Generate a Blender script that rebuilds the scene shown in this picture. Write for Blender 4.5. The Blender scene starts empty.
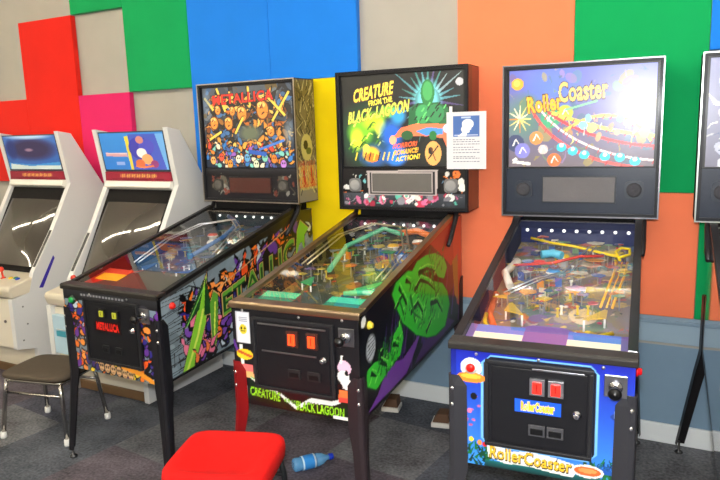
import bpy, math, random
import numpy as np
from mathutils import Vector, Matrix

C = bpy.context.scene.collection
scn = bpy.context.scene
PI = math.pi

# ------------------------------------------------------------------ camera
CY, CZ = -3.3931, 1.5956
_y, _p, _r = math.radians(28.0663), math.radians(-9.784), math.radians(-1.7672)
fwd = Vector((-math.sin(_y)*math.cos(_p), math.cos(_y)*math.cos(_p), math.sin(_p)))
rt = Vector((math.cos(_y), math.sin(_y), 0)); up = rt.cross(fwd)
RR = rt*math.cos(_r) + up*math.sin(_r); UU = -rt*math.sin(_r) + up*math.cos(_r)
cam = bpy.data.cameras.new('camera'); co = bpy.data.objects.new('camera', cam); C.objects.link(co)
cam.sensor_width = 36; cam.lens = 655.8/720*36; cam.clip_start = .05
M = Matrix((RR, UU, -fwd)).transposed().to_4x4(); M.translation = Vector((0, CY, CZ))
co.matrix_world = M
scn.camera = co

# ------------------------------------------------------------------ world, lights, exposure
w = bpy.data.worlds.new('world'); scn.world = w; w.use_nodes = True
w.node_tree.nodes['Background'].inputs[0].default_value = (1, 1, 1, 1)
w.node_tree.nodes['Background'].inputs[1].default_value = .3
FLASH_W = 100
LAMP_E = 40.0
fl = bpy.data.lights.new('camera_flash', 'POINT'); fl.energy = FLASH_W; fl.shadow_soft_size = .035
fl.color = (.96, .98, 1)
fo = bpy.data.objects.new('camera_flash', fl); C.objects.link(fo); fo.location = (0.0, CY-.03, CZ+.12)
scn.view_settings.view_transform = 'Standard'; scn.view_settings.look = 'None'
scn.view_settings.exposure = 1.15; scn.view_settings.gamma = 1

# ------------------------------------------------------------------ materials (base colour from each mesh's own colour attribute)
def s2l(c):
    c = np.asarray(c, dtype=np.float32)
    return np.where(c <= .04045, c/12.92, ((np.clip(c, 0, 1)+.055)/1.055)**2.4)
def rgb(r, g, b): return (r/255, g/255, b/255)
def mat(name, rough=.5, metal=0, coat=0, coat_rough=.05, emit=0, spec=.5, noise=0, nscale=40, bump=0, bscale=200, sheen=0, trans=0):
    m = bpy.data.materials.new(name); m.use_nodes = True
    nt = m.node_tree; b = nt.nodes['Principled BSDF']
    a = nt.nodes.new('ShaderNodeAttribute'); a.attribute_name = 'Col'
    col = a.outputs['Color']
    if noise:
        tc = nt.nodes.new('ShaderNodeTexCoord')
        n = nt.nodes.new('ShaderNodeTexNoise'); n.inputs['Scale'].default_value = nscale; n.inputs['Detail'].default_value = 5
        nt.links.new(tc.outputs['Object'], n.inputs['Vector'])
        mr = nt.nodes.new('ShaderNodeMapRange'); mr.inputs['From Min'].default_value = .3; mr.inputs['From Max'].default_value = .7
        mr.inputs['To Min'].default_value = 1-noise; mr.inputs['To Max'].default_value = 1+noise
        nt.links.new(n.outputs['Fac'], mr.inputs['Value'])
        vm = nt.nodes.new('ShaderNodeVectorMath'); vm.operation = 'SCALE'
        nt.links.new(col, vm.inputs[0]); nt.links.new(mr.outputs[0], vm.inputs['Scale']); col = vm.outputs[0]
    nt.links.new(col, b.inputs['Base Color'])
    b.inputs['Roughness'].default_value = rough; b.inputs['Metallic'].default_value = metal
    b.inputs['Coat Weight'].default_value = coat; b.inputs['Coat Roughness'].default_value = coat_rough
    b.inputs['Specular IOR Level'].default_value = spec; b.inputs['Coat IOR'].default_value = 1.65
    if sheen: b.inputs['Sheen Weight'].default_value = sheen
    if emit:
        nt.links.new(col, b.inputs['Emission Color']); b.inputs['Emission Strength'].default_value = emit
    if bump:
        tc2 = nt.nodes.new('ShaderNodeTexCoord')
        n2 = nt.nodes.new('ShaderNodeTexNoise'); n2.inputs['Scale'].default_value = bscale; n2.inputs['Detail'].default_value = 4
        nt.links.new(tc2.outputs['Object'], n2.inputs['Vector'])
        bp = nt.nodes.new('ShaderNodeBump'); bp.inputs['Strength'].default_value = bump; bp.inputs['Distance'].default_value = .004
        nt.links.new(n2.outputs['Fac'], bp.inputs['Height']); nt.links.new(bp.outputs[0], b.inputs['Normal'])
    return m
PAINT = mat('satin_paint', .45)
WALLM = mat('wall_paint', .8, noise=.03, nscale=6, bump=.1, bscale=120)
FABRIC = mat('panel_fabric', .9, sheen=.1, noise=.03, nscale=5, bump=.15, bscale=400, spec=.2)
CUSH = mat('cushion_cloth', .9, sheen=.0, noise=.04, nscale=30, bump=.3, bscale=350, spec=.25)
PLASTIC = mat('gloss_plastic', .3, spec=.35)
CABM = mat('cabinet_print', .35, coat=.3, coat_rough=.08)
MIRRORCAB = mat('gloss_cabinet_print', .12, coat=1, coat_rough=.04, spec=.9)
ARTM = mat('backlit_art', .5, coat=.8, coat_rough=.05, emit=.25)
ARTG = mat('backlit_art_behind_acrylic', .25, coat=.8, coat_rough=.015, emit=.1, spec=.42)
DIMART = mat('backlit_art_dim', .5, coat=.8, coat_rough=.05, emit=.12)
METAL = mat('brushed_metal', .3, metal=1)
CHROME = mat('chrome', .12, metal=1)
DARKMET = mat('powder_coated_metal', .42, metal=.0, coat=.1, coat_rough=.12, spec=.25)
MATTE = mat('matte', .8, spec=.2)
GLOW = mat('lit_insert', .4, emit=.9)
SCREEN = mat('crt_screen', .08, coat=1, coat_rough=.02)
LAMPM = mat('lamp_diffuser', .5, emit=LAMP_E)
PAPER = mat('paper', .8)

def glass_mat(name, ior=1.95, tint=(1, 1, 1)):
    m = bpy.data.materials.new(name); m.use_nodes = True; nt = m.node_tree
    nt.nodes.clear()
    out = nt.nodes.new('ShaderNodeOutputMaterial'); mix = nt.nodes.new('ShaderNodeMixShader')
    t = nt.nodes.new('ShaderNodeBsdfTransparent'); t.inputs[0].default_value = (*tint, 1)
    g = nt.nodes.new('ShaderNodeBsdfGlossy'); g.inputs['Roughness'].default_value = .01
    f = nt.nodes.new('ShaderNodeFresnel'); f.inputs['IOR'].default_value = ior
    geo = nt.nodes.new('ShaderNodeNewGeometry')
    s = nt.nodes.new('ShaderNodeMath'); s.operation = 'SUBTRACT'; s.inputs[0].default_value = 1
    mu = nt.nodes.new('ShaderNodeMath'); mu.operation = 'MULTIPLY'
    nt.links.new(geo.outputs['Backfacing'], s.inputs[1]); nt.links.new(f.outputs[0], mu.inputs[0]); nt.links.new(s.outputs[0], mu.inputs[1])
    nt.links.new(mu.outputs[0], mix.inputs[0]); nt.links.new(t.outputs[0], mix.inputs[1]); nt.links.new(g.outputs[0], mix.inputs[2])
    nt.links.new(mix.outputs[0], out.inputs[0])
    return m
GLASS = glass_mat('playfield_glass')
BOTTLEM = mat('clear_blue_plastic', .15, coat=.5, spec=.8)
BOTTLEM.node_tree.nodes['Principled BSDF'].inputs['Alpha'].default_value = .55

# ------------------------------------------------------------------ mesh builder
class MB:
    def __init__(s): s.v = []; s.f = []; s.m = []; s.c = []; s.sm = []; s.mats = []
    def mi(s, m):
        if m not in s.mats: s.mats.append(m)
        return s.mats.index(m)
    def face(s, idx, m, c, sm=False):
        s.f.append(tuple(idx)); s.m.append(m); s.c.append(c); s.sm.append(sm)
    def poly(s, pts, m, c, sm=False):
        b = len(s.v); s.v += [tuple(p) for p in pts]; s.face(range(b, b+len(pts)), s.mi(m), c, sm); return s
    def box(s, x0, x1, y0, y1, z0, z1, m, c, cs=None):
        b = len(s.v)
        s.v += [(x, y, z) for z in (z0, z1) for y in (y0, y1) for x in (x0, x1)]
        k = s.mi(m)
        for i, f in enumerate(((0, 2, 3, 1), (4, 5, 7, 6), (0, 1, 5, 4), (2, 6, 7, 3), (0, 4, 6, 2), (1, 3, 7, 5))):
            s.face([b+j for j in f], k, c if not cs else cs.get(i, c))
        return s
    def hexa(s, p, m, c):        # 8 points: bottom ring of four, top ring of four
        b = len(s.v); s.v += [tuple(q) for q in p]; k = s.mi(m)
        for f in ((3, 2, 1, 0), (4, 5, 6, 7), (0, 1, 5, 4), (1, 2, 6, 5), (2, 3, 7, 6), (3, 0, 4, 7)):
            s.face([b+j for j in f], k, c)
        return s
    def prism(s, prof, x0, x1, m, c, ax='x'):   # profile (y,z) extruded along x, or (x,z) along y, or (x,y) along z
        def P(a, q):
            return (a, q[0], q[1]) if ax == 'x' else ((q[0], a, q[1]) if ax == 'y' else (q[0], q[1], a))
        b = len(s.v); n = len(prof); s.v += [P(x0, q) for q in prof]+[P(x1, q) for q in prof]; k = s.mi(m)
        s.face([b+i for i in range(n)][::-1], k, c); s.face([b+n+i for i in range(n)], k, c)
        for i in range(n): j = (i+1) % n; s.face([b+i, b+j, b+n+j, b+n+i], k, c)
        return s
    def tube(s, path, r, m, c, n=8, closed=False, cap=True):
        P = [Vector(p) for p in path]; rs = r if isinstance(r, (list, tuple)) else [r]*len(P)
        b = len(s.v); k = s.mi(m); N = len(P); prev = None
        for i, p in enumerate(P):
            d = (P[(i+1) % N] - P[i-1]) if closed else (P[min(i+1, N-1)] - P[max(i-1, 0)])
            d.normalize()
            if prev is None:
                a = Vector((0, 0, 1)) if abs(d.z) < .9 else Vector((1, 0, 0))
                u = d.cross(a).normalized()
            else: u = (prev - d*prev.dot(d)).normalized()
            prev = u; vv = d.cross(u)
            for j in range(n):
                t = 2*PI*j/n; q = p + (u*math.cos(t)+vv*math.sin(t))*rs[i]; s.v.append(tuple(q))
        for i in range(N if closed else N-1):
            for j in range(n):
                a0 = b+i*n+j; a1 = b+i*n+(j+1) % n; ii = (i+1) % N
                s.face((a0, a1, b+ii*n+(j+1) % n, b+ii*n+j), k, c, True)
        if cap and not closed:
            s.face([b+j for j in range(n)][::-1], k, c); s.face([b+(N-1)*n+j for j in range(n)], k, c)
        return s
    def lathe(s, prof, o, ax, m, c, n=20, cs=None):   # prof (r,h) along axis ax from o
        o = Vector(o); ax = Vector(ax).normalized()
        a = Vector((0, 0, 1)) if abs(ax.z) < .9 else Vector((1, 0, 0))
        u = ax.cross(a).normalized(); v = ax.cross(u); b = len(s.v); k = s.mi(m)
        for (r, h) in prof:
            for j in range(n):
                t = 2*PI*j/n; s.v.append(tuple(o+ax*h+(u*math.cos(t)+v*math.sin(t))*max(r, 1e-5)))
        for i in range(len(prof)-1):
            for j in range(n):
                s.face((b+i*n+j, b+i*n+(j+1) % n, b+(i+1)*n+(j+1) % n, b+(i+1)*n+j), k, cs[i] if cs else c, True)
        if prof[0][0] > 1e-4: s.face([b+j for j in range(n)][::-1], k, c)
        if prof[-1][0] > 1e-4: s.face([b+(len(prof)-1)*n+j for j in range(n)], k, c)
        return s
    def dome(s, o, ax, r, m, c, squash=1, n=12, k=5):
        return s.lathe([(r*math.cos(t*PI/2/k), squash*r*math.sin(t*PI/2/k)) for t in range(k+1)], o, ax, m, c, n)
    def grid(s, fn, img, m, flip=False):   # img rows run bottom to top, linear rgb
        H, W = img.shape[:2]; b = len(s.v); k = s.mi(m)
        for j in range(H):
            for i in range(W): s.v.append(tuple(fn(i/(W-1), j/(H-1))))
        L = [tuple(float(x) for x in img[j, i]) for j in range(H) for i in range(W)]
        for j in range(H-1):
            for i in range(W-1):
                q = (j*W+i, j*W+i+1, (j+1)*W+i+1, (j+1)*W+i)
                if flip: q = q[::-1]
                s.f.append(tuple(b+t for t in q)); s.m.append(k); s.c.append([L[t] for t in q]); s.sm.append(False)
        return s
    def build(s, name, parent=None, bevel=0, seg=2, kind=None, label=None, cat=None, group=None, subsurf=0):
        me = bpy.data.meshes.new(name); me.from_pydata(s.v, [], s.f)
        for m in s.mats: me.materials.append(m)
        me.polygons.foreach_set('material_index', s.m); me.polygons.foreach_set('use_smooth', s.sm)
        ca = me.color_attributes.new('Col', 'FLOAT_COLOR', 'CORNER'); buf = []
        for f, c in zip(s.f, s.c):
            if isinstance(c, list):
                for q in c: buf += [q[0], q[1], q[2], 1.0]
            else:
                l = s2l(c); buf += [float(l[0]), float(l[1]), float(l[2]), 1.0]*len(f)
        ca.data.foreach_set('color', buf)
        me.update(); me.validate()
        o = bpy.data.objects.new(name, me); C.objects.link(o)
        if parent: o.parent = parent
        if bevel:
            bm = o.modifiers.new('bevel', 'BEVEL'); bm.width = bevel; bm.segments = seg; bm.limit_method = 'ANGLE'; bm.angle_limit = math.radians(40)
        if subsurf:
            sb = o.modifiers.new('sub', 'SUBSURF'); sb.levels = subsurf; sb.render_levels = subsurf
        if kind: o['kind'] = kind
        if label: o['label'] = label
        if cat: o['category'] = cat
        if group: o['group'] = group
        return o
def thing(name, loc, rz, label, cat, group=None):
    o = bpy.data.objects.new(name, None); C.objects.link(o); o.location = loc; o.rotation_euler = (0, 0, rz)
    o.empty_display_size = .1
    o['label'] = label; o['category'] = cat
    if group: o['group'] = group
    return o

# ------------------------------------------------------------------ 2D art canvas (printed artwork for the machines)
_tc = {}
def glyphs(s, off=0.0):
    key = (s, off)
    if key in _tc: return _tc[key]
    cu = bpy.data.curves.new('lettering', 'FONT'); cu.body = s; cu.size = 1; cu.offset = off; cu.resolution_u = 3
    cu.space_character = 1.0 + (0.06 if off > .01 else 0)
    o = bpy.data.objects.new('lettering', cu); C.objects.link(o)
    dg = bpy.context.evaluated_depsgraph_get(); ev = o.evaluated_get(dg); me = ev.to_mesh(); me.calc_loop_triangles()
    v = np.array([x.co[:2] for x in me.vertices]); t = np.array([x.vertices[:] for x in me.loop_triangles])
    ev.to_mesh_clear(); bpy.data.objects.remove(o); bpy.data.curves.remove(cu)
    _tc[key] = (v, t); return _tc[key]
class Canvas:
    def __init__(s, W, H, res=.004, bg=(0, 0, 0)):
        s.W, s.H = W, H; s.nx = int(W/res)+1; s.ny = int(H/res)+1
        s.a = np.zeros((s.ny, s.nx, 3), dtype=np.float32); s.a[:] = bg
        s.X, s.Y = np.meshgrid(np.linspace(0, 1, s.nx), np.linspace(0, 1, s.ny)); s.asp = W/H
    def img(s): return s2l(np.clip(s.a, 0, 1))
    def vgrad(s, c0, c1, x0=0, x1=1, y0=0, y1=1):
        t = np.clip((s.Y-y0)/(y1-y0), 0, 1)[..., None]; mk = (s.X >= x0) & (s.X <= x1) & (s.Y >= y0) & (s.Y <= y1)
        s.a[mk] = (np.array(c0)*(1-t)+np.array(c1)*t)[mk]; return s
    def poly(s, pts, c, al=1):
        p = np.array(pts, float); x0, y0 = p.min(0); x1, y1 = p.max(0)
        i0, i1 = max(0, int(x0*(s.nx-1))), min(s.nx, int(x1*(s.nx-1))+2); j0, j1 = max(0, int(y0*(s.ny-1))), min(s.ny, int(y1*(s.ny-1))+2)
        if i1 <= i0 or j1 <= j0: return s
        X = s.X[j0:j1, i0:i1]; Y = s.Y[j0:j1, i0:i1]; ins = np.zeros(X.shape, bool)
        n = len(p)
        for k in range(n):
            xa, ya = p[k]; xb, yb = p[(k+1) % n]
            if ya == yb: continue
            ins ^= ((ya > Y) != (yb > Y)) & (X < (xb-xa)*(Y-ya)/(yb-ya)+xa)
        A = s.a[j0:j1, i0:i1]; A[ins] = A[ins]*(1-al)+np.array(c)*al; return s
    def ell(s, cx, cy, rx, ry, c, ang=0, al=1, soft=0):
        dx = (s.X-cx)*s.asp; dy = s.Y-cy; ca, sa = math.cos(ang), math.sin(ang)
        u = (dx*ca+dy*sa)/(rx*s.asp); v = (-dx*sa+dy*ca)/ry; d = u*u+v*v
        if soft: t = np.clip((1-d)/soft, 0, 1)*al
        else: t = (d <= 1)*al
        t = t[..., None]; s.a = s.a*(1-t)+np.array(c, dtype=np.float32)*t; return s
    def line(s, pts, wd, c, al=1, w1=None):     # widths in units of the height
        for k in range(len(pts)-1):
            (xa, ya), (xb, yb) = pts[k], pts[k+1]
            if w1 is not None: wa = wd+(w1-wd)*k/(len(pts)-1); wb = wd+(w1-wd)*(k+1)/(len(pts)-1)
            else: wa = wb = wd
            dx, dy = (xb-xa)*s.asp, yb-ya; L = math.hypot(dx, dy) or 1; nx, ny = -dy/L/2, dx/L/2
            s.poly([(xa+nx*wa/s.asp, ya+ny*wa), (xb+nx*wb/s.asp, yb+ny*wb), (xb-nx*wb/s.asp, yb-ny*wb), (xa-nx*wa/s.asp, ya-ny*wa)], c, al)
        return s
    def shard(s, x, y, L, a, w, c, out=(.047, .047, .055), curl=.5):
        def ol(k):
            p = []; n = 6
            for sg in (1, -1):
                for i in (range(n+1) if sg == 1 else range(n, -1, -1)):
                    t = i/n; aa = a+curl*(t-.3); ww = w*k*(math.sin(PI*min(1, t*1.3+.12))**.7 if t < .68 else (1-t)/.32*.95)*.5
                    px = L*k*t-(L*(k-1)/2); p.append((x+(px*math.cos(aa)-sg*ww*math.sin(aa))/s.asp, y+px*math.sin(aa)+sg*ww*math.cos(aa)))
            return p
        if out is not None: s.poly(ol(1.35), out)
        return s.poly(ol(1), c)
    def text(s, t, x, y, wd, ht, c, out=None, ow=.05, off=.025, ang=0, shear=0, warp=None):  # centre x,y; size as fraction of W,H
        v0, _ = glyphs(t, 0.0); lo, hi = v0.min(0), v0.max(0)
        for col, o in (((out, off+ow),) if out else ())+((c, off),):
            v, tr = glyphs(t, o)
            lo2, hi2 = v.min(0), v.max(0); lo_, hi_ = (lo2+(o), hi2-(o)) if o else (lo, hi)
            u = (v-lo_)/(hi_-lo_)-.5
            px = u[:, 0]*wd*s.asp + u[:, 1]*shear*ht; pyy = u[:, 1]*ht
            ca, sa = math.cos(ang), math.sin(ang)
            P = np.stack([x+(px*ca-pyy*sa)/s.asp, y+px*sa+pyy*ca], 1)
            if warp: P = np.array([warp(a, b) for a, b in P])
            for q in tr: s.poly(P[q], col)
        return s
    def scatter(s, n, pal, rmin, rmax, x0=0, x1=1, y0=0, y1=1, rnd=None, kinds=('ell', 'tri', 'line'), al=1):
        for _ in range(n):
            x = rnd.uniform(x0, x1); y = rnd.uniform(y0, y1); r = rnd.uniform(rmin, rmax); c = np.array(rnd.choice(pal))*rnd.uniform(.8, 1.1); k = rnd.choice(kinds)
            if k == 'ell': s.ell(x, y, r/s.asp*rnd.uniform(.5, 1.3), r*rnd.uniform(.5, 1.3), c, rnd.uniform(0, 3), al)
            elif k == 'tri': s.poly([(x+r*rnd.uniform(-1, 1)/s.asp, y+r*rnd.uniform(-1, 1)) for _ in range(rnd.choice((3, 4)))], c, al)
            else:
                a = rnd.uniform(0, 6.3); b = a+rnd.uniform(-1, 1)
                p1 = (x+r*math.cos(a)/s.asp, y+r*math.sin(a)); p2 = (p1[0]+r*math.cos(b)/s.asp, p1[1]+r*math.sin(b))
                s.line([(x, y), p1, p2], r*.3, c, al, w1=.003)
        return s
# colours
W_, K_ = rgb(240, 240, 235), rgb(12, 12, 14)
ORG, RED, YEL, GRN, BLU, PUR, CYA, PNK = rgb(240, 120, 30), rgb(215, 30, 30), rgb(245, 210, 50), rgb(50, 170, 60), rgb(40, 80, 200), rgb(100, 50, 150), rgb(80, 190, 220), rgb(230, 120, 170)

# ================================================================== setting
CEIL = 3.05
X0, X1, YF = -9.5, 3.2, -6.2
MB().poly([(X0, YF, 0), (X1, YF, 0), (X1, .1, 0), (X0, .1, 0)], MATTE, (0, 0, 0))
def carpet_mat():
    m = bpy.data.materials.new('carpet_tiles'); m.use_nodes = True; nt = m.node_tree; b = nt.nodes['Principled BSDF']; b.inputs['Roughness'].default_value = .95
    b.inputs['Specular IOR Level'].default_value = .2
    tc = nt.nodes.new('ShaderNodeTexCoord')
    mp = nt.nodes.new('ShaderNodeMapping'); mp.inputs['Rotation'].default_value = (0, 0, .12); nt.links.new(tc.outputs['Object'], mp.inputs[0])
    ck = nt.nodes.new('ShaderNodeVectorMath'); ck.operation = 'SCALE'; ck.inputs['Scale'].default_value = 2.0; nt.links.new(mp.outputs[0], ck.inputs[0])
    fl_ = nt.nodes.new('ShaderNodeVectorMath'); fl_.operation = 'FLOOR'; nt.links.new(ck.outputs[0], fl_.inputs[0])
    wn = nt.nodes.new('ShaderNodeTexWhiteNoise'); wn.noise_dimensions = '2D'; nt.links.new(fl_.outputs[0], wn.inputs['Vector'])
    n = nt.nodes.new('ShaderNodeTexNoise'); n.inputs['Scale'].default_value = 70; n.inputs['Detail'].default_value = 6; nt.links.new(tc.outputs['Object'], n.inputs['Vector'])
    n2 = nt.nodes.new('ShaderNodeTexNoise'); n2.inputs['Scale'].default_value = 5; n2.inputs['Detail'].default_value = 4; nt.links.new(tc.outputs['Object'], n2.inputs['Vector'])
    cr = nt.nodes.new('ShaderNodeValToRGB'); nt.links.new(wn.outputs['Value'], cr.inputs[0])
    cr.color_ramp.interpolation = 'CONSTANT'
    e = cr.color_ramp.elements
    def put(i, p, c): e[i].position = p; e[i].color = (*[float(x) for x in s2l(c)], 1)
    e.new(.35); e.new(.7)
    put(0, 0, rgb(80, 84, 92)); put(1, .35, rgb(104, 105, 109)); put(2, .7, rgb(88, 82, 90)); put(3, .9, rgb(76, 78, 90))
    ad = nt.nodes.new('ShaderNodeMath'); ad.operation = 'ADD'; nt.links.new(n.outputs['Fac'], ad.inputs[0]); nt.links.new(n2.outputs['Fac'], ad.inputs[1])
    mr = nt.nodes.new('ShaderNodeMapRange'); mr.inputs['From Min'].default_value = .7; mr.inputs['From Max'].default_value = 1.3; mr.inputs['To Min'].default_value = .45; mr.inputs['To Max'].default_value = 1.65
    nt.links.new(ad.outputs[0], mr.inputs['Value'])
    vm = nt.nodes.new('ShaderNodeVectorMath'); vm.operation = 'SCALE'; nt.links.new(cr.outputs[0], vm.inputs[0]); nt.links.new(mr.outputs[0], vm.inputs['Scale'])
    nt.links.new(vm.outputs[0], b.inputs['Base Color'])
    bp = nt.nodes.new('ShaderNodeBump'); bp.inputs['Strength'].default_value = .5; bp.inputs['Distance'].default_value = .004
    nt.links.new(n.outputs['Fac'], bp.inputs['Height']); nt.links.new(bp.outputs[0], b.inputs['Normal'])
    return m
CARPET = carpet_mat()
MB().box(X0, X1, YF, .12, -.1, 0, CARPET, (.3, .3, .3)).build('floor', kind='structure')
GREYW, BLW = rgb(172, 169, 160), rgb(120, 147, 169)
MB().box(X0, X1, 0, .12, 0, .5, WALLM, BLW).box(X0, X1, 0, .12, .5, CEIL, WALLM, GREYW).build('wall_back', kind='structure')
MB().box(X0, X1, YF-.1, YF, 0, CEIL, WALLM, rgb(200, 198, 190)).build('wall_front', kind='structure')
MB().box(X0-.1, X0, YF, .12, 0, CEIL, WALLM, rgb(200, 198, 190)).build('wall_left', kind='structure')
MB().box(X1, X1+.1, YF, .12, 0, CEIL, WALLM, rgb(205, 200, 190)).build('wall_right', kind='structure')
MB().box(X0, X1, YF, .12, CEIL, CEIL+.1, WALLM, rgb(225, 225, 222)).build('ceiling', kind='structure')
MB().box(X0, X1, -.012, -.001, .515, .655, PAINT, rgb(150, 174, 190)).box(X0, X1, -.02, -.001, .612, .632, PAINT, rgb(128, 152, 170)).build('trim_1', kind='structure', bevel=.003)
MB().box(X0, X1, -.018, -.001, 0, .10, PAINT, rgb(225, 230, 232)).build('baseboard_back', kind='structure', bevel=.004)

# fluorescent lamps on the ceiling
for (ry, xs) in ((-2.15, [-8.6+1.42*i for i in range(8)]), (-5.0, [-8.6+1.42*i for i in range(8)])):
    for i, x in enumerate(xs):
        t = thing('fluorescent_lamp', (x, ry, CEIL), 0, 'long white ceiling lamp tube in the row %s the room' % ('over the middle of' if ry > -3 else 'at the far end of'), 'ceiling lamp', 'fluorescent lamps in the %s row' % ('middle' if ry > -3 else 'far'))
        MB().box(-.62, .62, -.07, .07, -.03, -.001, PAINT, W_).build('housing', t, bevel=.005)
        MB().box(-.58, .58, -.013, .013, -.062, -.036, LAMPM, rgb(255, 240, 212)).build('diffuser', t, bevel=.01)

# ------------------------------------------------------------------ acoustic panels on the wall
EX = [-5.25, -4.64, -4.06, -3.55, -2.985, -2.36, -1.765, -1.18, -.597, -.022, .565, 1.15]
EZ = [.656, 1.25, 1.88, 2.44, 3.0]
PC = dict(red=rgb(222, 34, 20), green=rgb(8, 156, 86), pink=rgb(218, 36, 104), blue=rgb(28, 124, 226), yellow=rgb(238, 208, 0), orange=rgb(250, 132, 92))
for (c, i, r, r2, lab) in (
    ('red', 0, 1, 2, 'red square wall panel at the left edge, above the left arcade cabinet'),
    ('red', 1, 1, 3, 'tall red wall panel between bare grey wall and the pink panel'),
    ('pink', 2, 1, 2, 'pink wall panel behind the gap between the two white arcade cabinets'),
    ('green', 2, 3, 4, 'green wall panel at the top, above the bare grey square beside the red panel'),
    ('green', 3, 2, 4, 'green wall panel left of the blue ones, above the second arcade cabinet'),
    ('blue', 4, 1, 4, 'blue wall panel touching the green one, behind the left pinball backbox'),
    ('blue', 5, 2, 4, 'blue wall panel directly above the yellow panel'),
    ('yellow', 5, 0, 2, 'yellow wall panel between the two left pinball backboxes'),
    ('orange', 7, 0, 4, 'tall orange wall panel between the second and third pinball backboxes'),
    ('green', 8, 1, 4, 'tall green wall panel above and right of the third pinball backbox'),
    ('orange', 8, 0, 1, 'small orange wall panel right of the blue pinball machine, below the green one'),
    ('green', 9, 0, 1, 'green wall panel seen as a thin strip beside the rightmost machine'),
    ('blue', 9, 2, 4, 'blue wall panel in the top right corner')):
    x0, x1, z0, z1 = EX[i], EX[i+1], EZ[r], EZ[r2]
    MB().box(x0+.0005, x1-.0005, -.044, -.002, z0+.0005, z1-.0005, FABRIC, PC[c]).build('acoustic_panel', bevel=.005, seg=2, label=lab, cat='wall panel', group='coloured acoustic wall panels')

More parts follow.
